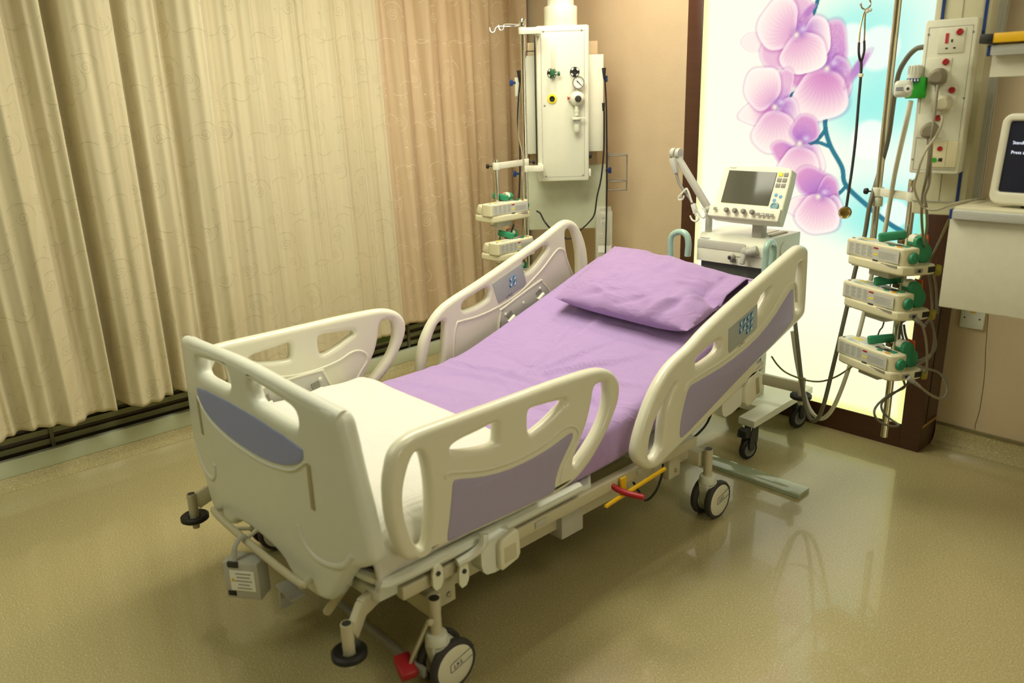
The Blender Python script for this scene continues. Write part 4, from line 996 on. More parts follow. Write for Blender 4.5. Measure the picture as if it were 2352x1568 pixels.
    b = B().lathe([(0, .014), (.016, .013), (.020, .006), (.020, -.004), (0, -.006)], (.292, .152, .006), (.8, .6, 0), 20); obj('pole_clamp_knob', b, mat('olive_yellow_knob', '8f8420', .45) if 'olive_yellow_knob' not in MATS else MATS['olive_yellow_knob'], t)
    return t
PX, PY = [-1.3124, 2.9372]
PZ = [1.0015, 0.8382, 0.6114]
pa = R(-24)
p1 = make_pump('highest of the three syringe pumps on the right pole, black inlet with no plug', 'syringe pumps on the right pole', .255, .150, -.5)
p1.location = (PX, PY, PZ[0]-.026); p1.rotation_euler = (0, 0, pa)
dup(p1, (PX, PY, PZ[1]-.026), pa, 'middle syringe pump on the right pole, green dot on its yellow sticker')
dup(p1, (PX, PY, PZ[2]-.026), pa, 'lowest of the three syringe pumps on the right pole, grey plug in its end')
q1 = make_pump('upper syringe pump on the left pole, above the raised side rail', 'syringe pumps on the left pole', .222, .140, .2)
LQ = [[-3.0115, 2.6482, 1.0312], [-2.9474, 2.6323, 0.8421], [-2.8963, 2.6444, 0.6777]]
q1.location = (LQ[0][0], LQ[0][1], LQ[0][2]-.026); q1.rotation_euler = (0, 0, R(90))
dup(q1, (LQ[1][0], LQ[1][1], LQ[1][2]-.026), R(93), 'left pole syringe pump partly hidden by the far head rail')
dup(q1, (LQ[2][0], LQ[2][1], LQ[2][2]-.026), R(93), 'left pole syringe pump almost wholly hidden, seen through the rail opening')

# ------------------------------------------------------------------ poles
def vt(p, z): return (p[0], p[1], z)
P1 = [[-1.3328, 3.2513, 1.9151], [-1.2345, 2.9824, 1.0848]]; P2 = [[-1.1622, 3.1159, 1.2742], [-1.0404, 2.835, 0.3611]]
P2m = [-1.1324, 3.053, 0.9956]
P1m = [-1.2925, 3.1375, 1.4985]
iv = thing('drip_pole', 'tall chrome drip pole in front of the orchid picture, three pumps on its side pole', 'pole', (P1m[0], P1m[1], 0))
o_ = iv.location
z1t, z1b = 2.55, 1.049
x1, y1 = P1m[0], P1m[1]; x2, y2 = P2m[0], P2m[1]
z2t = 1.281; z2b = 0.266
obj('pole', B().cyl((x1, y1, z1b-.05), (x1, y1, z1t), .0125, n=24), CHROME, iv, o_)
obj('ceiling_hanger', B().cyl((x1, y1, z1t), (x1, y1, ZC), .02, n=20), STEEL_P, iv, o_)
obj('side_pole', B().cyl((x2, y2, z2b), (x2, y2, z2t), .0135, n=24), CHROME, iv, o_)
obj('pole_collar', B().cyl((x2, y2, z2t-.045), (x2, y2, z2t+.002), .0185, n=24, bev=.002), CHROME, iv, o_)
def clamp_arm(b, A, Cc, z, r=.021, h=.034):
    a, c = Vector((A[0], A[1], z)), Vector((Cc[0], Cc[1], z)); d = c-a
    b.cyl(a-Vector((0, 0, h/2)), a+Vector((0, 0, h/2)), r, n=24, bev=.002); b.cyl(c-Vector((0, 0, h/2)), c+Vector((0, 0, h/2)), r, n=24, bev=.002)
    b.box((a+c)/2, (d.length, .014, h-.004), .002, (0, 0, math.atan2(d.y, d.x)))
    return d.normalized()
za = z2t-.062
b = B(); dd = clamp_arm(b, (x1, y1), (x2, y2), za); b.cyl((x1, y1, za-.055), (x1, y1, za-.02), .021, n=24, bev=.002)
obj('clamp_arm', b, WHITE_P, iv, o_)
def knob(p, d, r=.012):
    p, d = Vector(p), Vector(d).normalized()
    b = B().cyl(p, p+d*.02, .003, n=10); b.lathe([(0, .034), (r*.8, .033), (r, .028), (r, .020), (r*.5, .016), (0, .016)], p, d, 14)
    return b
obj('clamp_screw', knob((x1-.02, y1, za), (-1, -.1, 0)), BLACK, iv, o_)
hk = [[-1.4062, 3.0868, 1.8986], [-1.399, 3.0883, 1.8847], [-1.3885, 3.0981, 1.8812], [-1.3819, 3.11, 1.8915], [-1.3843, 3.115, 1.9083], [-1.3951, 3.1152, 1.9346]]
b = B().tube(hk+[(hk[-1][0]+.03, hk[-1][1]+.02, hk[-1][2]+.012), (x1, y1, hk[-1][2]+.02)], .0032, 8, 5); b.ball(hk[0], .005, 10)
obj('hook', b, CHROME, iv, o_)
# left pole
M1 = [-3.1396, 3.0263, 1.6622]; M2 = [-3.0858, 2.7643, 1.0566]
iv2 = thing('drip_pole', 'chrome drip pole with hooks beside the left ceiling pendant', 'pole', (M1[0], M1[1], 0))
o2 = iv2.location
mz = [1.993, 1.956, 1.938, 1.276, 1.241]
sz = [1.309, 1.264, 0.599]
obj('pole', B().cyl((M1[0], M1[1], .62), (M1[0], M1[1], mz[0]), .0125, n=24), CHROME, iv2, o2)
obj('pole_collar', B().cyl((M1[0], M1[1], mz[1]), (M1[0], M1[1], mz[0]+.003), .0175, n=24, bev=.002), CHROME, iv2, o2)
obj('side_pole', B().cyl((M2[0], M2[1], .55), (M2[0], M2[1], sz[0]), .0105, n=20), CHROME, iv2, o2)
b = B(); clamp_arm(b, M2, M1, mz[3], .019, .036); obj('clamp_arm', b, WHITE_P, iv2, o2)
obj('clamp_screw', knob((M2[0]-.018, M2[1]-.01, mz[3]), (-.7, -.7, 0)), BLACK, iv2, o2); obj('clamp_screw', knob((M1[0]+.018, M1[1]+.01, mz[3]), (.7, .7, 0)), BLACK, iv2, o2)
for pts in [[[-3.2059, 3.0784, 1.9707], [-3.2142, 3.0047, 1.9645], [-3.2371, 2.9489, 1.9644], [-3.2456, 2.9349, 1.9541], [-3.2461, 2.9286, 1.9413], [-3.2525, 2.9189, 1.9351], [-3.2619, 2.9127, 1.9441], [-3.267, 2.915, 1.9614]], [[-3.2192, 3.0818, 1.9762], [-3.1849, 2.9624, 1.9711], [-3.1568, 2.9119, 1.9628], [-3.1548, 2.9064, 1.946], [-3.1591, 2.898, 1.9378], [-3.168, 2.8914, 1.9444], [-3.1749, 2.8926, 1.9636]]]:
    obj('hook', B().tube(pts, .0036, 8, 5), ALU, iv2, o2)

# ------------------------------------------------------------------ left ceiling pendant
LPC = [-3.102, 3.2855, 0.0]
lp = thing('ceiling_pendant', 'white ceiling pendant with gas outlets in the far corner of the room', 'medical pendant', tuple(LPC), 0.8272860654453121)
def lbox(b, x0, x1, z0, z1, y0, y1, bev=.004): return b.bx(x0, x1, y0, y1, z0, z1, bev)
obj('gas_box', B().bx(-.1435, .1435, 0, .20, 1.153, 1.973, .012), WHITE_P, lp)
b = B(); fx0, fx1, fz0, fz1 = -.117, .118, 1.178, 1.945
for a in ((fx0, fx1, fz0, fz0+.002), (fx0, fx1, fz1-.002, fz1), (fx0, fx0+.002, fz0, fz1), (fx1-.002, fx1, fz0, fz1)): b.bx(a[0], a[1], -.0008, .002, a[2], a[3])
obj('panel_seam', b, INKL, lp)
for q in [[-0.1024, 1.9435], [0.1035, 1.9442], [-0.1006, 1.5634], [-0.0996, 1.1831], [0.1086, 1.183]]:
    obj('screw', B().lathe([(0, .0025), (.004, .002), (.0058, 0)], (q[0], 0, q[1]), (0, -1, 0), 10), GREYP, lp)
dx = -0.001
obj('ceiling_duct', B().cyl((dx, .11, 1.97), (dx, .11, 2.075), .090, n=40, bev=.004).cyl((dx, .11, 2.07), (dx, .11, ZC), .072, n=40), WHITE_P, lp)
W = {'lw': [[-0.1983, 1.8269], [-0.1476, 1.3042]], 'rw': [[0.1499, 1.8238], [0.2289, 1.3088]], 'bp': [[-0.2324, 1.2271], [0.2575, 0.858]], 'kn': [[0.2428, 1.6965], [0.2682, 1.1975], [-0.2755, 1.6898], [-0.2695, 1.1938]], 'kb': [[-0.2601, 1.7172], [-0.2362, 1.6178]], 'rail': [[-0.1469, 1.9306], [-0.1469, 1.818]], 'rail2': [[-0.1474, 1.3092], [-0.1439, 1.2348]], 'br': [[-0.1973, 1.85], [-0.1503, 1.8263]], 'rb': [[0.1502, 1.2166], [0.1625, 1.1754]], 'rk': [[0.1603, 1.2869]]}
obj('side_wing', B().bx(W['lw'][0][0], -.13, .06, .15, W['lw'][1][1], W['lw'][0][1], .003), WHITE_P, lp)
obj('side_wing', B().bx(.13, W['rw'][1][0], .06, .15, W['rw'][1][1], W['rw'][0][1], .003), WHITE_P, lp)
obj('back_panel', B().bx(W['bp'][0][0], W['bp'][1][0], .16, .19, W['bp'][1][1], W['bp'][0][1], .004), mat('pale_green_white_enamel', 'd3d8bd', .4), lp)
b = B().bx(W['bp'][0][0]+.05, W['bp'][1][0]-.05, .17, .19, W['bp'][0][1]-.05, 1.9); obj('mounting_plate', b, WALLP, lp)
b = B().bx(W['rail'][0][0]-.004, W['rail'][0][0]+.006, .03, .05, 1.23, W['rail'][0][1], .001); obj('equipment_rail', b, DARK, lp)
b = B().tube([(W['br'][0][0], .06, W['br'][1][1]-.01), (W['br'][0][0]+.003, .06, W['br'][0][1]-.003), (W['br'][0][0]+.012, .06, W['br'][0][1]), (W['br'][1][0], .06, W['br'][0][1])], .0025, 6, 4); obj('wire_bracket', b, DARK, lp)
def tknob(x, y, z, s):
    b = B().box((x, y, z), (.018, .018, .034), .004).box((x-s*.016, y, z), (.016, .010, .014), .002); return b
for (x, z), s, y in zip(W['kn'], (1, 1, -1, -1), (.10, .10, .06, .10)): obj('clamp_knob', tknob(x+s*.004, y, z, s), NAVY, lp)
b = B().bx(W['kb'][0][0], W['kb'][1][0], .06, .09, W['kb'][1][1], W['kb'][0][1], .002); obj('rail_end_plate', b, WHITE_P, lp)
pl = [-0.2162, -0.1478]
for z in (mz[2], mz[4]):
    b = B().cyl((pl[0], pl[1], z-.017), (pl[0], pl[1], z+.017), .021, n=24, bev=.002); b.bx(pl[0], -.13, pl[1]-.012, pl[1]+.012, z-.016, z+.016, .002); b.bx(-.145, -.12, min(pl[1], .02)-.005, .1, z-.016, z+.016, .002)
    obj('pole_bracket', b, WHITE_P, lp)
b = B().bx(.14, .155, .01, .04, W['rb'][1][1], W['rb'][0][1], .003); obj('side_catch', b, WHITE_P, lp)
b = B().lathe([(0, .02), (.012, .018), (.018, .008), (.018, 0)], (.145, .05, W['rk'][0][1]), (1, 0, 0), 16); obj('side_knob', b, DARK, lp)
def outlet(x, z, ringm, quad):
    r = obj('gas_outlet', B().lathe([(.0125, .003), (.0125, .007), (.0245, .006), (.026, .003), (.026, 0)], (x, 0, z), (0, -1, 0), 32), ringm, lp)
    b = B().lathe([(0, .006), (.010, .0075), (.0125, .011), (.0145, .011), (.0150, .006)], (x, 0, z), (0, -1, 0), 24); obj('outlet_socket', b, BLACK, r)
    if quad:
        b = B()
        for k in range(4):
            a = PI/4*0+k*PI/2+.35
            pts = [(rr*math.cos(t), rr*math.sin(t)) for rr, ts in ((.0155, (a, a+.35, a+.7)), (.0235, (a+.7, a+.35, a))) for t in ts]
            b.prism(pts, .0062, .0072, lambda u, v, w: (x+u, -w, z+v))
        obj('outlet_marks', b, quad, r)
    return r
OU = {'o2': [-0.0588, 1.7318], 'air': [0.0651, 1.735], 'yel': [-0.0595, 1.5987], 'gauge': [0.0814, 1.6784], 'reg': [0.0763, 1.5971]}
outlet(*OU['air'], BLACK, WHITE); outlet(*OU['yel'], YELS, None); outlet(*OU['o2'], BLACK, WHITE)
# world helper for things that hang on the pendant front
def LW(x, y, z): 
    a = 0.8272860654453121; return (LPC[0]+x*math.cos(a)-y*math.sin(a), LPC[1]+x*math.sin(a)+y*math.cos(a), z)
LROT = 0.8272860654453121
fm = thing('oxygen_flowmeter', 'green oxygen flowmeter with a clear upright tube on the left pendant', 'flowmeter', LW(OU['o2'][0], 0, OU['o2'][1]), LROT)
b = B().cyl((0, -.008, 0), (0, -.030, 0), .010, n=16); b.cyl((.002, -.03, -.014), (.002, -.03, .018), .0135, n=20, bev=.002); b.cyl((.002, -.03, -.026), (.002, -.03, -.013), .008, n=14)
obj('valve_body', b, GREEN2 if False else mat('deep_green_plastic', '2c6b3c', .4), fm)
b = B().cyl((.012, -.03, -.004), (.030, -.03, -.004), .004, n=12); obj('valve_stem', b, CHROME, fm)
obj('valve_knob', B().cyl((.028, -.03, -.004), (.042, -.03, -.004), .012, n=12, bev=.002), MATS['deep_green_plastic'], fm)
b = B().cyl((.004, -.03, .018), (.004, -.03, .135), .010, n=20, bev=.001); obj('clear_tube', b, GLASS, fm)
b = B()
for k in range(9): b.bx(-.002, .006, -.0405, -.0398, .03+k*.011, .0315+k*.011)
obj('scale_marks', b, INKL, fm)
rg = OU['reg']
sr = thing('suction_regulator', 'white round suction regulator with pressure gauge and small collection jar', 'suction regulator', LW(rg[0], 0, rg[1]), LROT)
b = B().lathe([(0, .044), (.018, .042), (.034, .030), (.0415, .012), (.0415, 0), (.012, 0)], (0, -.010, 0), (0, -1, 0), 32); b.cyl((0, 0, 0), (0, -.012, 0), .014, n=16); b.cyl((.002, -.02, .03), (.003, -.025, .055), .009, n=14)
obj('regulator_body', b, WHITE_P, sr)
obj('dial_knob', B().lathe([(0, .021), (.013, .019), (.0175, .012), (.0175, 0)], (.002, -.050, -.002), (0, -1, 0), 24), DARK, sr)
gx_, gz_ = OU['gauge'][0]-rg[0], OU['gauge'][1]-rg[1]
g = obj('pressure_gauge', B().lathe([(0, .006), (.0285, .006), (.031, .012), (.0325, .012), (.0325, -.010), (0, -.010)], (gx_, -.030, gz_), (0, -1, 0), 36), CHROME, sr)
b = B().lathe([(0, .0075), (.028, .0072)], (gx_, -.030, gz_), (0, -1, 0), 32).m(1)
for k in range(11):
    a = R(225-27*k); c, s_ = math.cos(a), math.sin(a); n_ = Vector((-s_, c)); p_ = Vector((c, s_))
    q_ = [p_*.0205+n_*.0009, p_*.0255+n_*.0009, p_*.0255-n_*.0009, p_*.0205-n_*.0009]; b.prism([tuple(v) for v in q_], .0078, .0082, lambda u, v, w: (gx_+u, -.030-w, gz_+v))
q_ = [(-.009, .011), (-.006, .012), (.019, -.016), (.017, -.018), (-.011, .008)]; b.prism(q_, .008, .009, lambda u, v, w: (gx_+u, -.030-w, gz_+v))
obj('gauge_face', b, [WHITE, INK], g)
obj('red_lever', B().box((-.047, -.02, .002), (.010, .006, .012), .001).box((-.051, -.02, .002), (.004, .005, .02), .001), RED, sr)
b = B().cyl((-.004, -.03, -.040), (-.004, -.03, -.090), .009, .012, n=16); b.cyl((-.004, -.03, -.058), (-.004, -.03, -.075), .013, n=16, bev=.002); obj('outlet_fitting', b, WHITE_P, sr)
b = B().cyl((-.006, -.03, -.098), (-.006, -.03, -.112), .026, n=24, bev=.003); b.bx(-.006, .042, -.036, -.024, -.107, -.100, .002); j = obj('jar_lid', b, WHITE_P, sr)
obj('jar_seal', B().cyl((-.004, -.03, -.112), (-.004, -.03, -.128), .019, .015, n=20), DARK, j)
obj('collection_jar', B().lathe([(.020, 0), (.021, .004), (.021, .062), (.018, .066), (0, .066)], (-.004, -.03, -.112), (0, 0, -1), 24), GLASS, sr)
obj('jar_filter', B().cyl((-.005, -.03, -.135), (-.005, -.03, -.174), .0145, n=18, bev=.003), WHITE_P, sr)
# wire bottle holder and clear plastic holder on the right of the pendant
hw = [[0.255, 1.2929], [0.3695, 1.2823], [0.2611, 1.1387], [0.374, 1.1353], [0.2639, 1.084], [0.2555, 1.2248]]
b = B(); y = .10
x0, x1_, zt_, zm, zb_ = hw[0][0], hw[1][0], hw[1][1], hw[2][1], hw[4][1]
b.tube([(x0, y, zt_+.01), (x0-.001, y, zt_-.02), (x0+.006, y, zb_+.012), (x0+.014, y, zb_), (x1_-.008, y, zb_+.002), (x1_, y, zb_+.012), (x1_, y, zt_)], .0042, 8, 3)
b.tube([(x0+.012, y+.0, zt_-.05), (x0+.012, y, zt_+.012), (x0+.006, y, zt_+.016), (x0, y, zt_+.01)], .0035, 8, 3)
for zz in (zt_, zm):
    cx_, rx_ = (x0+x1_)/2, (x1_-x0)/2
    b.tube([(cx_+rx_*math.cos(a), y+rx_*math.sin(a), zz) for a in [2*PI*k/20 for k in range(20)]], .0034, 8, 1, closed=True)
bb = B(); bb.F, bb.MI = b.F, b.MI; bb.V = [LW(*v) for v in b.V]
solo('wire_bottle_holder', bb, GREYP, 'empty grey wire bottle holder hanging right of the left pendant', 'wire holder', LW((x0+x1_)/2, y, zb_))
hp_ = [[0.1912, 0.9684], [0.2849, 0.667]]
ch = thing('plastic_holder', 'clear plastic holder box with small white parts behind the pillow', 'plastic holder', LW((hp_[0][0]+hp_[1][0])/2, .1, hp_[1][1]), LROT)
hx, hh = (hp_[1][0]-hp_[0][0])/2, hp_[0][1]-hp_[1][1]
b = B()
for a in ((-hx, hx, -.03, -.028, 0, hh), (-hx, -hx+.002, -.03, .03, 0, hh), (hx-.002, hx, -.03, .03, 0, hh), (-hx, hx, .028, .03, 0, hh+.02), (-hx, hx, -.03, .03, 0, .002)): b.bx(*a)
obj('clear_box', b, GLASS, ch)
b = B().box((-.008, -.01, hh-.02), (.032, .02, .02), .003).box((-.005, -.01, hh-.06), (.026, .02, .03), .003).m(1).cyl((-.005, -.021, hh-.043), (-.005, -.019, hh-.043), .007, n=12).cyl((-.005, -.021, hh-.070), (-.005, -.019, hh-.070), .007, n=12)
obj('hanging_clip', B().bx(-.012, .012, .028, .062, hh-.04, hh+.01), WHITE_P, ch)
obj('connector_blocks', b, [WHITE_P, BLACK], ch)
b = B()
for k in range(9): b.box((0, 0, .03+k*.017), (.06, .03, .004), .001)
obj('folded_tubing', b, CREAM, ch)
b = B().bx(-hx+.012, hx-.006, -.0312, -.0302, .06, .10); obj('paper_label', b, WHITE, ch)
# black power leads beside the pendant
def cord(label, pts, r, m, name='power_lead', group=None, plug=None, org=None, sub=7, cat='cable'):
    b = B().tube(pts, r, 10, sub)
    return solo(name, b, m, label, cat, org or pts[0], group)
def LWp(L, back): return [LW(p[0], back, p[1]) for p in L]
lc = [[-0.2375, 1.753], [-0.232, 1.689], [-0.2413, 1.6087], [-0.2496, 1.4805], [-0.2411, 1.3376], [-0.2493, 1.1188], [-0.2594, 1.0197]]
c = thing('power_lead', 'black power lead hanging behind the left chrome drip pole', 'cable', LW(lc[0][0], .05, lc[0][1]))
obj('plug', B().cyl(LW(lc[0][0], .05, lc[0][1]), LW(lc[1][0], .05, lc[1][1]), .011, .006, n=12, bev=.002), BLACK, c, c.location)
obj('cord', B().tube(LWp(lc[1:], .05), .0045, 8, 6), BLACK, c, c.location)
rc = [[0.2304, 1.7533], [0.2331, 1.694], [0.241, 1.5832], [0.2456, 1.4188], [0.2483, 1.1778], [0.2471, 0.9543], [0.2411, 0.6723]]
c = thing('power_lead', 'black power lead running straight down right of the left pendant', 'cable', LW(rc[0][0], .06, rc[0][1]))
obj('plug', B().cyl(LW(rc[0][0], .06, rc[0][1]), LW(rc[1][0], .06, rc[1][1]), .012, .006, n=12, bev=.002), BLACK, c, c.location)
obj('cord', B().tube(LWp(rc[1:], .04), .0045, 8, 6), BLACK, c, c.location)
rc = [[0.2289, 1.5696], [0.2292, 1.5255], [0.2297, 1.42], [0.2279, 1.301], [0.2137, 1.1562], [0.1915, 1.0584], [0.1767, 0.9592], [0.1414, 0.9099], [0.0958, 0.8683], [0.0601, 0.8312], [0.0296, 0.8219], [-0.0059, 0.8255]]
c = thing('power_lead', 'black power lead swinging left across the pale back panel of the pendant', 'cable', LW(rc[0][0], .06, rc[0][1]))
obj('plug', B().cyl(LW(rc[0][0], .06, rc[0][1]), LW(rc[1][0], .06, rc[1][1]), .009, .006, n=12, bev=.002), BLACK, c, c.location)
obj('cord', B().tube(LWp(rc[1:], .03), .0045, 8, 6), BLACK, c, c.location)
cord('black lead from the upper left syringe pump drooping behind the far side rail', [[-2.9671, 2.9313, 1.038], [-2.9503, 2.9433, 1.0242], [-2.9331, 2.948, 0.9931], [-2.9112, 2.9576, 0.9618], [-2.9259, 3.0051, 0.9312], [-2.8935, 3.0277, 0.9035], [-2.867, 3.05, 0.8892]], .0045, BLACK)
cord('grey thin lead looping down beside the left chrome pole', [[-3.1619, 3.0213, 1.6366], [-3.1511, 2.9913, 1.442], [-3.0974, 2.9588, 1.3436], [-3.0392, 2.9166, 1.2811], [-3.015, 2.879, 1.1399], [-3.0341, 2.8974, 0.9534], [-2.9766, 2.8394, 0.6871]], .004, GREYC)
cord('dark lead hanging below the upper left syringe pump', [[-3.0128, 2.8082, 0.978], [-3.0347, 2.808, 0.9279], [-3.0302, 2.7892, 0.8755], [-3.028, 2.7522, 0.7886], [-3.0258, 2.7153, 0.7016]], .004, BLACK)

# ------------------------------------------------------------------ right ceiling pendant: column, socket box, shelves
RPC = [-1.0604, 2.8012, 0.0]; RROT = 0.13962634015954636
def RW(x, y, z): return (RPC[0]+x*math.cos(RROT)-y*math.sin(RROT), RPC[1]+x*math.sin(RROT)+y*math.cos(RROT), z)
rp = thing('ceiling_pendant', 'cream ceiling pendant column with power sockets on the right', 'medical pendant', tuple(RPC), RROT)
Q = {'tl': [0.0, 1.8023], 'tr': [0.1478, 1.8015], 'bl': [-0.0038, 1.3295], 'br': [0.1488, 1.3271], 'cl': [-0.0065, 1.8695], 'cb': [0.0162, 1.176], 'cr': [0.1054, 1.8592], 'cbl': [0.1021, 1.171], 's1': [0.0188, 1.8567], 's2': [0.1436, 1.8455], 's3': [0.1299, 1.2291], 'st': [0.0685, 1.2258]}
zt, zb, wR = Q['tl'][1], (Q['bl'][1]+Q['br'][1])/2, (Q['tr'][0]+Q['br'][0])/2
obj('socket_box', B().bx(0, wR, 0, .075, zb, zt, .007), WHITE_P, rp)
b = B(); ip = .011
for a in ((ip, wR-ip, zb+ip, zb+ip+.0012), (ip, wR-ip, zt-ip*2-.0012, zt-ip*2), (ip, ip+.0012, zb+ip, zt-ip*2), (wR-ip-.0012, wR-ip, zb+ip, zt-ip*2)): b.bx(a[0], a[1], -.0006, .001, a[2], a[3])
obj('panel_seam', b, INKL, rp)
for q in [[0.012, 1.7598], [0.1379, 1.7593], [0.0098, 1.566], [0.1358, 1.5637], [0.0077, 1.3722], [0.1332, 1.3674]]:
    obj('screw', B().lathe([(0, .0022), (.0025, .0018), (.0035, 0)], (q[0], 0, q[1]), (0, -1, 0), 10), GREYP, rp)
cz = Q['cb'][1]; cx0 = Q['cl'][0]; cx1 = cx0+.165
b = B(); b.bx(cx0, cx1, .075+.055, .40, cz, ZC, .008); b.bx(cx0+.02, cx1-.02, .07, .14, zb+.03, zt-.03)
obj('column', b, mat('column_cream', 'd5d2b2', .4), rp)
b = B().bx(cx0, cx1, .126, .132, cz+.045, cz+.047); b.bx((cx0+cx1)/2-.0006, (cx0+cx1)/2+.0006, .128, .132, cz+.047, ZC); obj('column_seam', b, INKL, rp)
for xx, z0, z1 in ((Q['s1'][0], zt-.05, ZC-.02), (Q['s2'][0], zt-.05, ZC-.02), (Q['s3'][0]+.004, cz+.047, zb+.05)):
    obj('blue_strip', B().bx(xx-.0045, xx+.0045, .124, .131, z0, z1), NAVY, rp)
b = B(); b.bx(cx1-.002, cx1+.010, .25, .31, cz+.01, ZC); b.bx(cx1+.008, cx1+.020, .256, .27, cz+.01, ZC); b.bx(cx1+.008, cx1+.020, .29, .304, cz+.01, ZC)
obj('equipment_rail', b, ALU, rp)
# sockets: plate, red switch, pin holes
def socket(px, pz, w=.074, h=.074, neon=False, pins=True):
    p = obj('power_socket', B().bx(px-w/2, px+w/2, -.003, .001, pz-h/2, pz+h/2, .001), WHITE_P, rp)
    b = B().lathe([(0, .005), (.007, .0065), (.0095, .005), (.0100, 0)], (px+.021, -.003, pz+.024), (0, -1, 0), 20)
    obj('red_switch', b, RED, p)
    b = B()
    if pins: b.box((px-.0+.002, -.003, pz-.001), (.0042, .002, .0085)).box((px-.0111, -.003, pz-.0225), (.0065, .002, .0042)).box((px+.0111, -.003, pz-.0225), (.0065, .002, .0042)); obj('pin_holes', b, BLACK, p)
    if neon: obj('red_indicator', B().bx(px-.0175, px-.0085, -.0042, -.002, pz-.008, pz+.022), mat('red_indicator', 'c4404a', .4), p)
SK = {'a': [0.0868, 1.7349], 'b': [0.0592, 1.6457], 'c': [0.0917, 1.5614], 'd': [0.058, 1.4715], 'gp': [0.0918, 1.3907]}
sw = {'a': [0.1011, 1.7619], 'b': [0.0719, 1.6752], 'c': [0.0996, 1.589], 'd': [0.0682, 1.5041]}
for k in 'abcd': socket(sw[k][0]-.021, sw[k][1]-.024, neon=(k == 'a'), pins=(k == 'a'))
def plug(label, px, pz, m, rot=0.):
    t = thing('power_plug', label, 'plug', RW(px, -.003, pz), RROT, 'plugs in the pendant sockets')
    b = B(); prof = chaikin([(-.028, .004), (-.018, .018), (-.006, .026), (.010, .026), (.022, .016), (.026, 0), (.024, -.018), (.014, -.024), (-.016, -.024), (-.026, -.014)], 1)
    bm = bmesh.new(); n = len(prof)
    r0 = [bm.verts.new((u, 0, v)) for u, v in prof]; r1 = [bm.verts.new((u, -.016, v)) for u, v in prof]; r2 = [bm.verts.new((u*.62, -.036, v*.62-.001)) for u, v in prof]
    for a, c in ((r0, r1), (r1, r2)):
        for k in range(n): bm.faces.new((a[k], a[(k+1) % n], c[(k+1) % n], c[k]))
    bm.faces.new(r0[::-1]); bm.faces.new(r2); bmesh.ops.triangulate(bm, faces=[f for f in bm.faces if len(f.verts) > 4])
    b.bm(bm)
    obj('plug_body', b, m, t)
    b = B()
    for k in range(4): b.cyl((0, -.012, -.022-k*.005), (0, -.012, -.0255-k*.005), .0062-k*.0005, n=12)
    b.cyl((0, -.012, -.02), (0, -.012, -.045), .0042, n=12)
    obj('strain_relief', b, m, t)
    return t
PL = {'a': [0.0565, 1.6314], 'b': [0.0818, 1.5497], 'c': [0.0522, 1.466]}
GPLUG = mat('grey_plug', '857e68', .5); WPLUG = mat('cream_plug', 'c9c4a6', .45)
plug('grey power plug with angled top, uppermost in the right pendant', PL['a'][0], PL['a'][1], GPLUG)
plug('cream power plug just below the uppermost grey one', PL['b'][0], PL['b'][1], WPLUG)
plug('grey power plug lowest on the right pendant, behind hanging leads', PL['c'][0], PL['c'][1], GPLUG)
# data socket plate near the bottom
gp = SK['gp']; s_ = .041
d = obj('data_socket', B().bx(gp[0]-s_, gp[0]+s_+.006, -.010, .001, gp[1]-s_, gp[1]+s_, .003), mat('ivory_socket', 'd9d3ab', .4), rp)
b = B().bx(gp[0]+.016, gp[0]+.0166, -.0107, -.009, gp[1]-s_+.002, gp[1]+s_-.002); obj('plate_seam', b, INKL, d)
b = B().cyl((gp[0]-.004, -.010, gp[1]+.018), (gp[0]-.004, -.0125, gp[1]+.018), .0078, n=20); obj('red_switch', b, RED, d)
b = B().cyl((gp[0]-.017, -.010, gp[1]-.018), (gp[0]-.017, -.0125, gp[1]-.018), .0075, n=20); obj('green_port', b, GREEN2, d)
b = B().box((gp[0]+.001, -.010, gp[1]-.017), (.011, .003, .011), .001); obj('dark_port', b, BLACK, d)
# green gas terminal with white coupling at the left of the box
GT = {'cap': [[-1.0858, 2.8062, 1.6694], [-1.078, 2.7974, 1.6316]], 'blk': [[-1.0765, 2.7978, 1.6288], [-1.0634, 2.7852, 1.5693]], 'wc': [[-1.0751, 2.7234, 1.5974]], 'bt': [[-1.0706, 2.7763, 1.567], [-1.0689, 2.7744, 1.5588]]}
g = thing('gas_coupling', 'green and white gas coupling on the left side of the socket box', 'gas coupling', GT['blk'][1])
def loc(*ps): return [(p[0], p[1], p[2]) for p in ps]
c0, c1 = Vector(GT['cap'][1]), Vector(GT['cap'][0])
b = B().cyl((c0.x+.004, c0.y, c0.z-.004), (c0.x+.004, c0.y, c1.z), .021, .019, n=28, bev=.003)
for k in range(14):
    a = 2*PI*k/14; b.box((c0.x+.004+.0205*math.cos(a), c0.y+.0205*math.sin(a), (c0.z+c1.z)/2+.004), (.003, .003, abs(c1.z-c0.z)*.7), rot=(0, 0, a))
obj('cap', b, CREAM2, g, g.location)
b = B().cyl((c0.x+.004, c0.y, c0.z-.014), (c0.x+.004, c0.y, c0.z-.003), .0215, n=28)
obj('band', b, NAVY, g, g.location)
b = B()
for k in range(7): 
    a = -PI/2+(k-3)*.42; b.box((c0.x+.004+.0216*math.cos(a), c0.y+.0216*math.sin(a), c0.z-.0085), (.0015, .0045, .007), rot=(0, 0, a))
obj('band_marks', b, WHITE, g, g.location)
b0, b1 = GT['blk']; zc = (b0[2]+b1[2])/2
obj('green_block', B().box((b0[0]+.010, b0[1]+.015, zc), (.062, .05, abs(b0[2]-b1[2])+.006), .005), GREEN2, g, g.location)
w0 = GT['wc'][0]
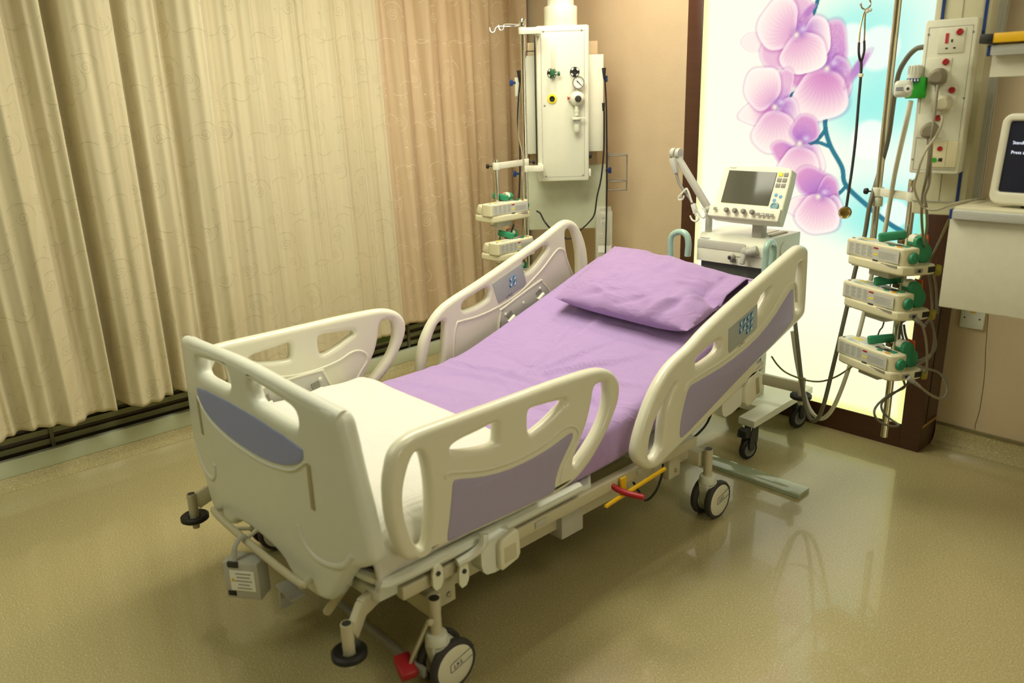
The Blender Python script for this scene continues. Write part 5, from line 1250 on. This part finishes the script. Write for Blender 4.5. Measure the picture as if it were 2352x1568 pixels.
b = B().box((w0[0]-.002, w0[1], w0[2]), (.052, .045, .052), .014, (0, 0, .15), seg=3); b.cyl((w0[0]+.026, w0[1]-.022, w0[2]), (w0[0]+.026, w0[1]-.034, w0[2]), .012, n=20, bev=.002)
cp = obj('coupling', b, CREAM2, g, g.location)
b = B().box((w0[0]-.004, w0[1]-.0235, w0[2]+.003), (.022, .001, .0022), rot=(0, 0, .15)).box((w0[0]-.004, w0[1]-.0235, w0[2]-.003), (.022, .001, .0022), rot=(0, 0, .15)).m(1).cyl((w0[0]+.026, w0[1]-.034, w0[2]), (w0[0]+.026, w0[1]-.0355, w0[2]), .0045, n=14)
obj('coupling_print', b, [NAVY, DARK], g, g.location)

# shelves
SHY = 2.671771952922048
S = {'lt': [-0.8722, 1.2349], 'lb': [-0.8724, 1.2065], 'lr': [-0.6719, 1.2287], 'll': [-0.8759, 1.2346], 'pb': [-0.8752, 0.9203], 'pt': [-0.8784, 1.1995], 'pr': [-0.6333, 0.9176], 'ut': [-0.8285, 1.7109], 'ub': [-0.8293, 1.6825], 'ud': [-0.8292, 1.6272]}
xL, zT, zB = S['lt'][0], S['lt'][1], S['lb'][1]
xE = .35
sh = thing('equipment_shelf', 'lower white equipment shelf with aluminium edge and deep drawer front, monitor on it', 'shelf', (xL+.3, SHY+.15, zB))
o_ = sh.location
obj('shelf_board', B().bx(xL+.004, xE, SHY+.012, SHY+.34, zB+.002, zT+.008, .003), mat('shelf_cream', 'd8d4b4', .35, coat=.2), sh, o_)
obj('front_edge', B().bx(xL+.004, xE, SHY, SHY+.014, zB, zT, .002), ALU, sh, o_)
obj('end_cap', B().bx(xL-.003, xL+.005, SHY-.001, SHY+.016, zB-.001, zT+.001, .001), NAVY, sh, o_)
obj('drawer_unit', B().bx(S['pt'][0], xE, SHY+.02, SHY+.30, (S['pb'][1]+S['pr'][1])/2, zB+.002, .004), mat('drawer_white', 'd3d2bd', .45), sh, o_)
xU, zU, zUb = S['ut'][0], S['ut'][1], S['ub'][1]
su = thing('equipment_shelf', 'upper white equipment shelf at the top right edge, yellow case on it', 'shelf', (xU+.3, SHY+.15, zUb))
o_ = su.location
obj('shelf_board', B().bx(xU+.004, xE+.3, SHY+.012, SHY+.26, zUb+.002, zU+.004, .003), MATS['shelf_cream'], su, o_)
obj('front_edge', B().bx(xU+.004, xE+.3, SHY, SHY+.014, zUb, zU, .002), ALU, su, o_)
obj('end_cap', B().bx(xU-.004, xU+.005, SHY-.001, SHY+.016, zUb-.001, zU+.001, .001), NAVY, su, o_)
obj('drawer_unit', B().prism([(xU+.003, zUb), (xE+.3, zUb), (xE+.3, S['ud'][1]-.004), (xU+.002, S['ud'][1]-.004)], SHY+.03, SHY+.24, lambda u, v, w: (u, w, v)), MATS['drawer_white'], su, o_)
Y0 = {'a': [-0.8517, 1.7193], 'b': [-0.8151, 1.7425], 'c': [-0.7411, 1.737]}
yb = thing('yellow_case', 'long yellow case with a black open end on the upper shelf', 'case', (Y0['b'][0]+.15, SHY+.06, zU+.004))
zy0, zy1 = zU+.005, Y0['b'][1]
obj('case_body', B().bx(Y0['b'][0], Y0['b'][0]+.40, SHY-.02, SHY+.10, zy0, zy1, .003), YEL, yb, yb.location)
e = obj('black_end', B().bx(Y0['a'][0], Y0['b'][0]+.002, SHY-.019, SHY+.09, zy0, zy1-.001, .003), DARK, yb, yb.location)
obj('end_opening', B().bx(Y0['a'][0]+.022, Y0['a'][0]+.036, SHY-.0205, SHY-.018, zy0+.006, zy1-.006, .0005), BLACK, yb, yb.location)
# monitor
MO = {'tl': [-0.7815, 1.5151], 'bl': [-0.7878, 1.2663]}
mx0, mzb, mzt = MO['bl'][0], zT+.013, MO['tl'][1]
mn = thing('monitor', 'cream monitor with navy standby screen at the right edge of the photo', 'monitor', (mx0+.18, SHY+.10, zT+.008), R(-8))
mh = mzt-mzb
tilt = Matrix.Rotation(R(-5), 3, 'X')
def mo(x, y, z): v = tilt @ Vector((x, y, z-.005)); return (v.x, v.y, v.z+.005)
mw = .40
b = B().plate(rrect(-.18, -.18+mw, .005, .005+mh, .03), [rrect(-.158, -.18+mw-.022, .042, .005+mh-.022, .008)], .03, .007, lambda u, v, w: mo(u, -.045+w, v), res=2)
b.bx(-.165, mw-.195, -.012, .035, .02, mh-.02, .01)
bb = B(); bb.F, bb.MI, bb.V = b.F, b.MI, b.V
obj('bezel', bb, mat('monitor_cream', 'dbd9c4', .4), mn, wn=True)
b = B().plate(rrect(-.158, -.18+mw-.022, .042, .005+mh-.022, .008), [], .006, .001, lambda u, v, w: mo(u, -.048+w, v), res=1)
obj('screen', b, NSCREEN, mn)
b = B()
b.text('Standby Mode', .0165, lambda u, v, w: mo(-.142+u*.82, -.0515, mh*.70+v*.8), align='LEFT')
b.text('Press any key', .0165, lambda u, v, w: mo(-.142+u*.82, -.0515, mh*.595+v*.8), align='LEFT')
obj('screen_text', b, GLOWTXT, mn)
b = B().bx(-.10, mw-.24, -.02, .06, .0, .008, .002); obj('stand_foot', b, DARK, mn)
# leads of the monitor and sockets
rc = [[-0.9831, 2.7494, 1.6048], [-0.9682, 2.7091, 1.548], [-0.9566, 2.6773, 1.4841], [-0.9559, 2.6769, 1.4475], [-0.9544, 2.6842, 1.3915], [-0.9536, 2.6945, 1.31], [-0.9626, 2.6967, 1.2681], [-0.9544, 2.7022, 1.2266], [-0.9686, 2.7653, 1.1613], [-1.0178, 2.9059, 1.0781], [-1.0541, 3.0644, 1.0033], [-1.0354, 3.1147, 0.8988], [-1.0098, 3.0931, 0.7896]]
cord('thick grey lead from the uppermost plug running down past the pumps', rc, .0045, GREYC)
rc = [[-0.9537, 2.7387, 1.5105], [-0.9439, 2.706, 1.4829], [-0.9465, 2.6719, 1.4479], [-0.9569, 2.6452, 1.4138], [-0.9648, 2.6361, 1.3786], [-0.9726, 2.6413, 1.3406], [-0.983, 2.6572, 1.2981], [-0.9732, 2.6794, 1.2554], [-0.9612, 2.6973, 1.2322], [-0.9218, 2.6917, 1.2275], [-0.8878, 2.7363, 1.2444], [-0.857, 2.774, 1.2535], [-0.8396, 2.8688, 1.2505]]
cord('pale grey lead from the cream plug curving across to the lower shelf', rc, .0038, mat('pale_grey_cable', 'a9a48a', .5))
rc = [[-0.9665, 2.6958, 1.4464], [-0.9608, 2.6832, 1.4047], [-0.9598, 2.6847, 1.3376], [-0.9789, 2.7236, 1.2644], [-0.986, 2.7591, 1.1892], [-1.0385, 2.9565, 1.0687], [-1.0747, 3.1077, 0.9777], [-1.0578, 3.1481, 0.8557], [-1.0336, 3.1102, 0.782], [-1.0378, 3.0739, 0.7462]]
cord('grey lead from the lowest plug hanging behind the right pumps', rc, .0045, GREYC)
rc = [[-0.8805, 2.6935, 1.2005], [-0.9661, 2.8962, 1.1032], [-1.046, 3.0744, 1.006], [-1.083, 3.1265, 0.9369], [-1.1012, 3.1124, 0.8811]]
cord('olive lead slanting from the shelf end to the highest right pump', rc, .0042, mat('olive_cable', '7d7440', .5))
# pump power leads
def pump_lead(label, pts, ends=True):
    c = thing('power_lead', label, 'cable', pts[0])
    a, b_ = Vector(pts[0]), Vector(pts[1]); d = (b_-a).normalized()
    bb = B().cyl(a, a+d*.028, .010, .008, n=12, bev=.002)
    for k in range(3): bb.cyl(a+d*(.03+k*.008), a+d*(.035+k*.008), .0072-k*.0008, n=10)
    obj('plug', bb, GREYP, c, c.location)
    obj('cord', B().tube([a+d*.02, b_]+pts[2:], .0045, 10, 7), GREYC, c, c.location)
pump_lead('grey lead plugged into the middle right pump, coiling down at its side', [[-1.0118, 2.8729, 0.8199], [-0.9868, 2.8889, 0.7954], [-0.9696, 2.9055, 0.7222], [-0.9615, 2.9156, 0.6226], [-0.9899, 2.9557, 0.6089], [-1.0213, 2.9984, 0.6079], [-1.006, 3.0691, 0.6248], [-1.0143, 3.1164, 0.6811], [-1.034, 3.1237, 0.7448], [-1.0609, 3.1093, 0.7773]])
pump_lead('grey lead plugged into the lowest right pump, looping out over the wood frame', [[-0.9835, 2.8109, 0.615], [-0.9555, 2.8302, 0.5903], [-0.9209, 2.8786, 0.5459], [-0.9028, 2.9344, 0.5231], [-0.9102, 3.0052, 0.5266], [-0.9383, 3.0612, 0.5473], [-0.9799, 3.0998, 0.5619], [-1.0134, 3.0705, 0.5775], [-1.0363, 3.0516, 0.591]])
cord('grey lead forming large coil beside the right pumps', [[-1.0611, 3.1373, 0.7716], [-1.0354, 3.1433, 0.723], [-1.0133, 3.1383, 0.6589], [-1.0175, 3.1181, 0.6243], [-1.0465, 3.0757, 0.6002], [-1.0754, 3.0644, 0.6107], [-1.1056, 3.0608, 0.6754], [-1.1191, 3.0575, 0.7345], [-1.111, 3.0733, 0.7499]], .0045, GREYC)
cord('dark grey lead dangling in a loop under the lowest right pump', [[-1.0472, 2.9469, 0.5565], [-1.0388, 2.9447, 0.5314], [-1.0526, 2.9237, 0.5181], [-1.0674, 2.8728, 0.5095], [-1.077, 2.8063, 0.4881], [-1.0716, 2.7726, 0.4688], [-1.0551, 2.7778, 0.4409], [-1.0221, 2.805, 0.4214], [-1.009, 2.8474, 0.4154], [-1.0591, 2.8984, 0.4097], [-1.0873, 2.8939, 0.4332], [-1.0959, 2.8988, 0.4648], [-1.0754, 2.9349, 0.4951], [-1.0481, 2.9782, 0.5252], [-1.036, 3.0017, 0.5481]], .0042, mat('dark_grey_cable', '5d5a48', .5))
for k, pts in enumerate([[[-1.113, 3.0337, 0.7356], [-1.1065, 3.0214, 0.6929], [-1.0916, 3.0196, 0.653], [-1.0721, 3.0298, 0.6286]], [[-1.1123, 3.0648, 0.7342], [-1.0996, 3.0605, 0.6941], [-1.0784, 3.0616, 0.6458], [-1.0663, 3.053, 0.5979]], [[-1.2096, 3.1506, 0.8845], [-1.1972, 3.0904, 0.7217], [-1.2022, 3.0703, 0.6895], [-1.2064, 3.0365, 0.6247]]]):
    cord(['dark lead behind the pole between the middle and lowest right pumps', 'grey lead close to the wood frame between the lower two right pumps', 'thin dark lead crossing the lit picture above the lowest right pump'][k], pts, (.0045, .0045, .003)[k], MATS['dark_grey_cable'])

# gas hoses from the pendant to the ventilator
hA = [[-1.0909, 2.8885, 1.7272], [-1.1167, 2.889, 1.722], [-1.1485, 2.9035, 1.6939], [-1.1827, 2.9376, 1.6465], [-1.211, 2.9912, 1.5597], [-1.2617, 3.1036, 1.4179], [-1.3035, 3.152, 1.284], [-1.3035, 3.1015, 1.1722], [-1.3065, 3.0877, 1.0467], [-1.314, 3.0552, 0.9246], [-1.3279, 3.0361, 0.7452], [-1.3419, 3.0047, 0.5387], [-1.3584, 2.9872, 0.3688], [-1.3851, 2.9987, 0.288], [-1.4217, 3.0131, 0.2712], [-1.4571, 3.028, 0.3206], [-1.4853, 3.0376, 0.4097], [-1.5118, 3.0372, 0.5407], [-1.5474, 3.042, 0.7053], [-1.5573, 3.0345, 0.7806]]
cord('dark grey gas hose hanging in a deep U from the right pendant', hA, .0085, mat('dark_grey_hose', '6d6c5a', .45), name='gas_hose', cat='hose')
hB = [[-1.0773, 2.7961, 1.5585], [-1.0903, 2.8135, 1.4919], [-1.1412, 2.9175, 1.4], [-1.1989, 3.0403, 1.2978], [-1.2312, 3.105, 1.1771], [-1.2427, 3.1086, 1.042], [-1.2666, 3.1044, 0.9194], [-1.2766, 3.0775, 0.7134], [-1.2969, 3.0414, 0.5117], [-1.3267, 3.0187, 0.3624], [-1.365, 3.0225, 0.2923], [-1.4055, 3.0336, 0.2775], [-1.4537, 3.0548, 0.3036], [-1.4981, 3.071, 0.3776], [-1.5367, 3.078, 0.486], [-1.5659, 3.0751, 0.618]]
cord('white gas hose hanging in a deep U from the green coupling', hB, .0085, mat('white_hose', 'd6d4bb', .45), name='gas_hose', cat='hose')
cord('thin olive lead sagging across the lit picture behind the castors', [[-1.568, 2.9151, 0.5427], [-1.5435, 2.9257, 0.5071], [-1.5138, 2.9442, 0.4765], [-1.4718, 2.9789, 0.4523], [-1.4344, 3.0133, 0.4386], [-1.3923, 3.0307, 0.4442], [-1.3463, 3.0463, 0.4704], [-1.3005, 3.0375, 0.5119], [-1.2641, 3.0163, 0.548], [-1.2231, 3.0039, 0.593]], .0035, mat('thin_olive_cable', '76702f', .5))

# stethoscope hanging on the pole hook
ST = {'a': [[-1.393, 3.1085, 1.8806], [-1.3966, 3.0956, 1.861], [-1.3949, 3.0768, 1.8152], [-1.3878, 3.0616, 1.7646]], 'b': [[-1.4025, 3.1298, 1.8825], [-1.4002, 3.1199, 1.8548], [-1.3918, 3.108, 1.8085], [-1.3853, 3.0982, 1.7714]], 'ya': [[-1.3878, 3.0616, 1.7646], [-1.3821, 3.0539, 1.7339], [-1.3784, 3.056, 1.7125], [-1.3738, 3.0618, 1.6971]], 'yb': [[-1.3853, 3.0982, 1.7714], [-1.3787, 3.0907, 1.7389], [-1.3749, 3.0766, 1.7156], [-1.3732, 3.0623, 1.6971]], 't': [[-1.3738, 3.0631, 1.7002], [-1.365, 3.0518, 1.654], [-1.3506, 3.0222, 1.554], [-1.3336, 2.9885, 1.4387], [-1.3203, 2.9542, 1.3311], [-1.3119, 2.9252, 1.2467], [-1.3062, 2.9043, 1.1868]], 'c': [-1.3051, 2.8958, 1.1654], 'cl': [-1.3646, 3.0501, 1.6494], 'tip': [[-1.378, 3.1079, 1.8777], [-1.3847, 3.0987, 1.8734]]}
stt = thing('stethoscope', 'black stethoscope with brass chestpiece hanging from the pole hook', 'stethoscope', ST['cl'])
oo = stt.location
obj('ear_tube', B().tube(ST['a'], .0028, 8, 5), mat('brass_tube', 'b9a66a', .25, 1.), stt, oo); obj('ear_tube', B().tube(ST['b'], .0028, 8, 5), MATS['brass_tube'], stt, oo)
for t_ in ST['tip']: obj('ear_tip', B().ball(t_, .0065, 12), CREAM2, stt, oo)
b = B().tube(ST['ya'], .0045, 10, 5).tube(ST['yb'], .0045, 10, 5).tube(ST['t'], .0052, 10, 6)
obj('tubing', b, BLACK, stt, oo)
cl = ST['cl']; obj('tubing_clip', B().box(cl, (.016, .014, .013), .002), WHITE_P, stt, oo)
c_ = Vector(ST['c']); ax = Vector((-c_.x-.25, -c_.y, .15)).normalized()
obj('chestpiece', B().lathe([(0, .009), (.016, .009), (.0195, .011), (.0215, .008), (.0215, 0), (.012, -.012), (0, -.012)], c_, ax, 28), MATS['brass_tube'], stt, oo)
obj('diaphragm_ring', B().lathe([(.0215, .006), (.0225, .004), (.0225, -.008), (.019, -.014), (.012, -.015)], c_, ax, 28), BLACK, stt, oo)
b = B().tube([c_+ax*-.004+Vector((0, 0, .012)), c_+Vector((.002, 0, .020)), Vector(ST['t'][-1])], .003, 8, 4); obj('stem', b, MATS['brass_tube'], stt, oo)

# wall socket low on the back wall
WSK = [[-1.1282, 0.6545], [-1.0315, 0.574]]
wx0, wx1, wz1, wz0 = WSK[0][0], WSK[1][0], WSK[0][1], WSK[1][1]
ws = thing('wall_socket', 'square white wall plate under the shelf drawer on the back wall', 'wall socket', ((wx0+wx1)/2, YW, (wz0+wz1)/2))
obj('plate', B().bx(wx0, wx1, YW-.016, YW-.0005, wz0, wz1, .003), CREAM2, ws, ws.location)
b = B().box(((wx0+wx1)/2, YW-.0165, wz1-.006), (.02, .002, .006)); obj('yellow_mark', b, YEL, ws, ws.location)
for x in (wx0+.018, wx1-.018): obj('screw', B().cyl((x, YW-.0155, (wz0+wz1)/2+.006), (x, YW-.018, (wz0+wz1)/2+.006), .0035, n=12), DARK, ws, ws.location)

# ------------------------------------------------------------------ ventilator on its cart
vx0, vx1, vy0, vy1 = -2.078, -1.730, 3.10, 3.40
vent = thing('ventilator', 'patient ventilator with tilted grey screen on a wheeled cart behind the bed', 'ventilator', (-1.88, 3.28, 0))
vo = vent.location
vz0, vz1 = .862, .987
b = B()
b.prism([(vy0, vz0), (vy0, vz1-.038), (vy0+.006, vz1-.028), (vy0+.030, vz1), (vy1, vz1), (vy1, vz0)], vx0, vx1, lambda u, v, w: (w, u, v))
body = obj('patient_unit', b, WHITE_P, vent, vo)
vfix = lambda o: (setattr(o, 'location', (-vo[0], -vo[1], -vo[2])), o)[1]
b = B().prism([(vy0-.002, vz1-.064), (vy0-.002, vz1-.038), (vy0+.004, vz1-.027), (vy0+.008, vz1-.064)], vx0+.001, vx0+.245, lambda u, v, w: (w, u, v)); vfix(obj('grey_band', b, LGREY, body))
b = B().bx(vx0+.249, vx0+.2505, vy0-.001, vy0+.001, vz1-.085, vz1-.03).bx(vx0+.18, vx0+.25, vy0-.001, vy0+.001, vz1-.0865, vz1-.085).bx(vx0+.213, vx0+.2142, vy0-.001, vy0+.001, vz0, vz1-.085).bx(vx0+.25, vx1, vy0-.001, vy0+.001, vz1-.0805, vz1-.079); vfix(obj('panel_seam', b, INKL, body))
b = B().text('MAQUET', .013, lambda u, v, w: (vx0+.035+u, vy0+.0095+v*.75, vz1-.0225+v*.68)); vfix(obj('maker_letters', b, NAVY, body))
b = B().text('Servo-i', .009, lambda u, v, w: (vx0+.222+u, vy0+.0055+v*.5, vz1-.0335+v*.8)); vfix(obj('model_letters', b, INK, body))
b = B().cyl((vx0+.190, vy0, vz0+.040), (vx0+.190, vy0-.028, vz0+.036), .0135, .0125, n=20, bev=.002).m(1).cyl((vx0+.190, vy0-.0275, vz0+.036), (vx0+.190, vy0-.029, vz0+.036), .008, n=16).m(2)
for i in range(5):
    for j in range(3): b.box((vx0+.178+i*.007, vy0-.0005, vz0+.012+j*.006), (.004, .002, .003))
vfix(obj('expiratory_port', b, [LGREY, DARK, BLACK], body))
b = B().lathe([(0, .02), (.016, .016), (.022, .004), (.022, -.02), (0, -.02)], (vx0+.262, vy0-.02, vz0+.068), (-.7, -.7, .2), 20)
b.cyl((vx0+.268, vy0-.025, vz0+.066), (vx0+.315, vy0-.01, vz0+.082), .016, .02, n=18, bev=.003).cyl((vx0+.262, vy0-.03, vz0+.06), (vx0+.264, vy0-.045, vz0+.018), .0125, .0115, n=18, bev=.001)
vfix(obj('inspiratory_valve', b, LGREY, body))
vfix(obj('side_dial', B().lathe([(0, .004), (.038, .004), (.041, .001), (.041, 0)], (vx1, vy0+.165, vz0+.06), (1, 0, 0), 32), WHITE_P, body))
b = B().bx(vx1-.10, vx1-.085, vy0+.05, vy1-.03, vz1-.001, vz1+.0012).bx(vx1-.055, vx1-.03, vy0+.10, vy1-.06, vz1-.001, vz1+.006); vfix(obj('top_slots', b, OLIVE_P, body))
b = B().bx(vx0+.012, vx1-.012, vy0+.02, vy1-.01, vz0-.075, vz0+.001); obj('dark_module_bay', b, mat('dark_slate_plastic', '565a50', .4), vent, vo)
b = B().bx(vx0, vx1, vy0-.01, vy1, vz0-.105, vz0-.076, .004); obj('cart_shelf', b, ALU, vent, vo)
# screen
SCP = {'bl': [-2.0137, 3.09, 1.0592], 'br': [-1.671, 3.09, 1.0627], 'tl': [-2.0026, 3.19, 1.294], 'tr': [-1.6742, 3.19, 1.295]}
sxl, sxr = (SCP['bl'][0]+SCP['tl'][0])/2, (SCP['br'][0]+SCP['tr'][0])/2
zb_, zt_ = (SCP['bl'][2]+SCP['br'][2])/2, (SCP['tl'][2]+SCP['tr'][2])/2
cxs = (sxl+sxr)/2; hw = (sxr-sxl)/2; L = math.hypot(.10, zt_-zb_); sa = math.atan2(.10, zt_-zb_)
def sc(u, v, w): return (cxs+u, 3.09+v*math.sin(sa)+w*math.cos(sa), zb_+v*math.cos(sa)-w*math.sin(sa))
out = [(-hw+.004, 0), (hw-.004, 0), (hw, .012), (hw, L-.02), (hw-.02, L-.004), (.05, L+.003), (-.05, L+.003), (-hw+.02, L-.004), (-hw, L-.02), (-hw, .012)]
b = B().plate(chaikin(out, 1), [], .05, .008, lambda u, v, w: sc(u, v, w+.025), res=2)
b.box(sc(0, .035, -.008), (2*hw+.012, .035, .058), .008, (-sa, 0, 0))
scr = obj('screen_housing', b, WHITE_P, vent, vo, wn=True)
b = B().plate(rrect(-hw+.032, hw-.070, .078, L-.028, .002), [], .004, .001, lambda u, v, w: sc(u, v, -.001+w), res=1); vfix(obj('screen', b, SCREEN, scr))
b = B()
for i in range(2):
    for j in range(3): b.m(1 if (i == 0 and j == 0) else 0).box(sc(hw-.052+i*.025+.0, L-.036-j*.024, -.0012), (.019, .0025, .017), .0005, (-sa, 0, 0))
vfix(obj('keys', b, [GREYP, YELS], scr))
b = B()
for u, v in ((hw-.048, .128), (hw-.026, .122), (hw-.050, .105)): b.lathe([(0, .0025), (.0075, .0015), (.008, 0)], sc(u, v, 0), Vector((0, -math.cos(sa), math.sin(sa))), 16)
vfix(obj('touch_keys', b, LBLUE, scr))
b = B().lathe([(0, .006), (.010, .006), (.012, .009), (.0175, .008), (.019, .003), (.019, 0)], sc(hw-.040, .078, 0), Vector((0, -math.cos(sa), math.sin(sa))), 24); vfix(obj('rotary_knob', b, mat('blue_grey_knob', '7fa3ab', .3), scr))
for k in range(4):
    u = -hw+.095+k*.042
    kb = B().lathe([(0, .016), (.008, .015), (.0105, .010), (.011, 0)], sc(u, .036, -.036), Vector((0, -math.cos(sa), math.sin(sa)-.1)), 18); vfix(obj('direct_knob', kb, GREYP, scr))
b = B()
for k in range(4): b.box(sc(hw-.085+k*.021, .030, -.037), (.016, .003, .013), .0005, (-sa, 0, 0))
b.box(sc(-hw+.035, .038, -.037), (.016, .003, .013), .0005, (-sa, 0, 0)).m(1).box(sc(hw-.064, .030, -.039), (.010, .001, .004), rot=(-sa, 0, 0)); vfix(obj('strip_keys', b, [GREYP, WHITE], scr))
b = B().text('MAQUET', .008, lambda u, v, w: sc(-hw+.048+u, L-.016+v, -.0008)); vfix(obj('maker_letters', b, INKL, scr))
obj('screen_post', B().box((cxs+.035, 3.17, (vz1+zb_)/2+.01), (.05, .05, zb_-vz1+.07), .008), LGREY, vent, vo)
b = B().tube([sc(.07, .01, .03), (cxs+.09, 3.14, vz1+.02), (cxs+.105, 3.15, vz1+.004)], .0025, 6, 4); obj('screen_cable', b, LGREY, vent, vo)
# cart: column, foot plate, castors, handles
obj('cart_column', B().bx(-1.905, -1.815, 3.24, 3.33, .15, vz0-.10, .008), mat('cart_grey', 'b9bda4', .4), vent, vo)
obj('column_groove', B().bx(-1.817, -1.8135, 3.265, 3.275, .2, vz0-.11), DARK, vent, vo)
zp = .195
fp = [(-1.752, 2.997), (-1.668, 2.99), (-1.69, 3.575), (-2.12, 3.575), (-2.14, 2.99), (-2.055, 2.99), (-2.04, 3.165), (-1.758, 3.165)]
b = B().plate(fp, [], .034, .003, lambda u, v, w: (u, v, zp-.017+w), res=1)
obj('foot_plate', b, WHITE_P, vent, vo, wn=True)
for x, y, r in ((-1.712, 3.025, .049), (-2.095, 3.025, .049), (-1.722, 3.505, .056), (-2.07, 3.505, .056)):
    b = B().lathe([(r*.62, -.013), (r-.006, -.013), (r, -.006), (r, .006), (r-.006, .013), (r*.62, .013)], (x+.012, y-.02, r), (1, -.25, 0), 32)
    c = obj('castor', b, BLACK, vent, vo)
    vfix(obj('rim', B().lathe([(0, .010), (r*.50, .010), (r*.60, .014), (r*.66, .014), (r*.66, -.014), (0, -.010)], (x+.012, y-.02, r), (1, -.25, 0), 28), mat('castor_grey', '6f6f66', .45) if 'castor_grey' not in MATS else MATS['castor_grey'], c))
    b = B().prism(chaikin([(y-.045, r*.9), (y+.0, r*.75), (y+.03, r+.02), (y+.03, zp-.03), (y-.02, zp-.03), (y-.05, r+.03)], 1), x-.006, x-.002, lambda u, v, w: (w-.004, u, v)); b.prism(chaikin([(y-.03, r*.9), (y+.0, r*.8), (y+.03, r+.02), (y+.03, zp-.03), (y-.02, zp-.03), (y-.04, r+.03)], 1), x+.026, x+.031, lambda u, v, w: (w, u, v))
    b.box((x+.012, y, zp-.034), (.045, .05, .014), .003)
    vfix(obj('fork', b, DARK, c))
    b = B().box((x+.006, y-.055, zp-.058), (.040, .028, .040), .004, (.3, 0, 0))
    for k in range(5): b.box((x+.006, y-.070-.002*k+.004, zp-.044-k*.0075), (.042, .006, .003), rot=(.3, 0, 0))
    vfix(obj('brake_tab', b, DARK, c))
hl = [[-2.1845, 3.05, 0.7633], [-2.1909, 3.05, 0.8677], [-2.1931, 3.05, 0.9298], [-2.187, 3.05, 0.9655], [-2.1632, 3.05, 0.9863], [-2.1269, 3.05, 0.9919], [-2.1022, 3.05, 0.9761], [-2.0935, 3.05, 0.9406], [-2.0958, 3.05, 0.8833]]
obj('push_handle', B().tube(hl, .0145, 14, 6), TEAL, vent, vo)
hr = [[-1.677, 3.02, 0.687], [-1.6824, 3.02, 0.8209], [-1.6823, 3.02, 0.9339], [-1.6795, 3.02, 0.9789], [-1.687, 3.06, 0.9909], [-1.694, 3.1, 0.9733], [-1.6963, 3.11, 0.928], [-1.7027, 3.11, 0.8755]]
obj('push_handle', B().tube(hr, .0145, 14, 6), TEAL, vent, vo)
# hinged support arm with tube hooks
AR = {'base': [-2.0603, 3.16, 1.0205], 'j1': [-2.0509, 3.14, 1.094], 'j2': [-2.2463, 3.14, 1.3387], 'c1': [-2.2311, 3.1, 1.3101], 'c2': [-2.212, 3.1, 1.2593], 'h': [[-2.2094, 3.1, 1.2535], [-2.1906, 3.1, 1.2086], [-2.1575, 3.1, 1.1706], [-2.1299, 3.1, 1.1424], [-2.1096, 3.1, 1.1139]], 'e': [[-2.1098, 3.1, 1.1179], [-2.0884, 3.1, 1.0656]], 'k1': [[-2.1417, 3.09, 1.1884], [-2.1263, 3.09, 1.1635], [-2.1103, 3.09, 1.1249]], 'k2': [[-2.1417, 3.09, 1.1884], [-2.1577, 3.08, 1.1665], [-2.1763, 3.08, 1.1474], [-2.1733, 3.08, 1.1336], [-2.1542, 3.08, 1.1389], [-2.1477, 3.08, 1.1552]], 'k3': [[-2.0821, 3.09, 1.0773], [-2.0628, 3.08, 1.0601], [-2.0737, 3.08, 1.0433], [-2.0976, 3.08, 1.0472], [-2.1103, 3.08, 1.0662]], 'k4': [[-2.0878, 3.09, 1.0967], [-2.0697, 3.1, 1.0692], [-2.0505, 3.1, 1.0588], [-2.0396, 3.1, 1.0736], [-2.0476, 3.1, 1.0948], [-2.0598, 3.1, 1.1057]]}
b = B()
j1, j2 = Vector(AR['j1']), Vector(AR['j2'])
b.cyl(Vector(AR['base'])-Vector((0, 0, .07)), Vector(AR['base'])+Vector((0, 0, .05)), .016, n=16); b.ball(j1, .019, 14)
d = j2-j1; b.box((j1+j2)/2, (d.length, .026, .030), .006, d.to_track_quat('X', 'Z').to_matrix())
for s in (-1, 1): b.cyl(j2+Vector((-.004+s*.004-.011, .0, 0)), j2+Vector((-.004+s*.004+.011, 0, 0)), .024, n=24, bev=.003) if s < 0 else b.cyl(j2+Vector((.010, 0, 0)), j2+Vector((.030, 0, 0)), .024, n=24, bev=.003)
c1, c2 = Vector(AR['c1']), Vector(AR['c2']); d = c2-c1; b.box((c1+c2)/2, (d.length+.02, .022, .026), .005, d.to_track_quat('X', 'Z').to_matrix())
arm = obj('support_arm', b, LGREY, vent, vo)
vfix(obj('flexible_section', B().tube(AR['h'], .0065, 10, 6), GREYP, arm))
b = B().tube(AR['e'], .008, 10, 2); d = Vector(AR['e'][1])-Vector(AR['e'][0]); b.box(Vector(AR['e'][0])+d*.4, (d.length*.8, .016, .022), .003, d.to_track_quat('X', 'Z').to_matrix())
for k in ('k1', 'k2', 'k3', 'k4'): b.tube(AR[k], .0042, 8, 5)
vfix(obj('tube_hooks', b, CREAM2, arm))
# glass strip on the floor by the head castor
GL = [[-1.3502, 2.8954], [-1.3448, 2.813]]
gy0, gy1 = min(GL[0][1], GL[1][1]), max(GL[0][1], GL[1][1])
b = B().bx(-2.25, (GL[0][0]+GL[1][0])/2, gy0-.004, gy1+.004, .0005, .009, .001).bx(-2.25, (GL[0][0]+GL[1][0])/2, gy0-.004, gy1+.004, .0095, .018, .001)
solo('glass_strip', b, GLASSG, 'greenish clear double glass strip lying on the floor by the head castor', 'glass strip', (-1.8, (gy0+gy1)/2, 0))
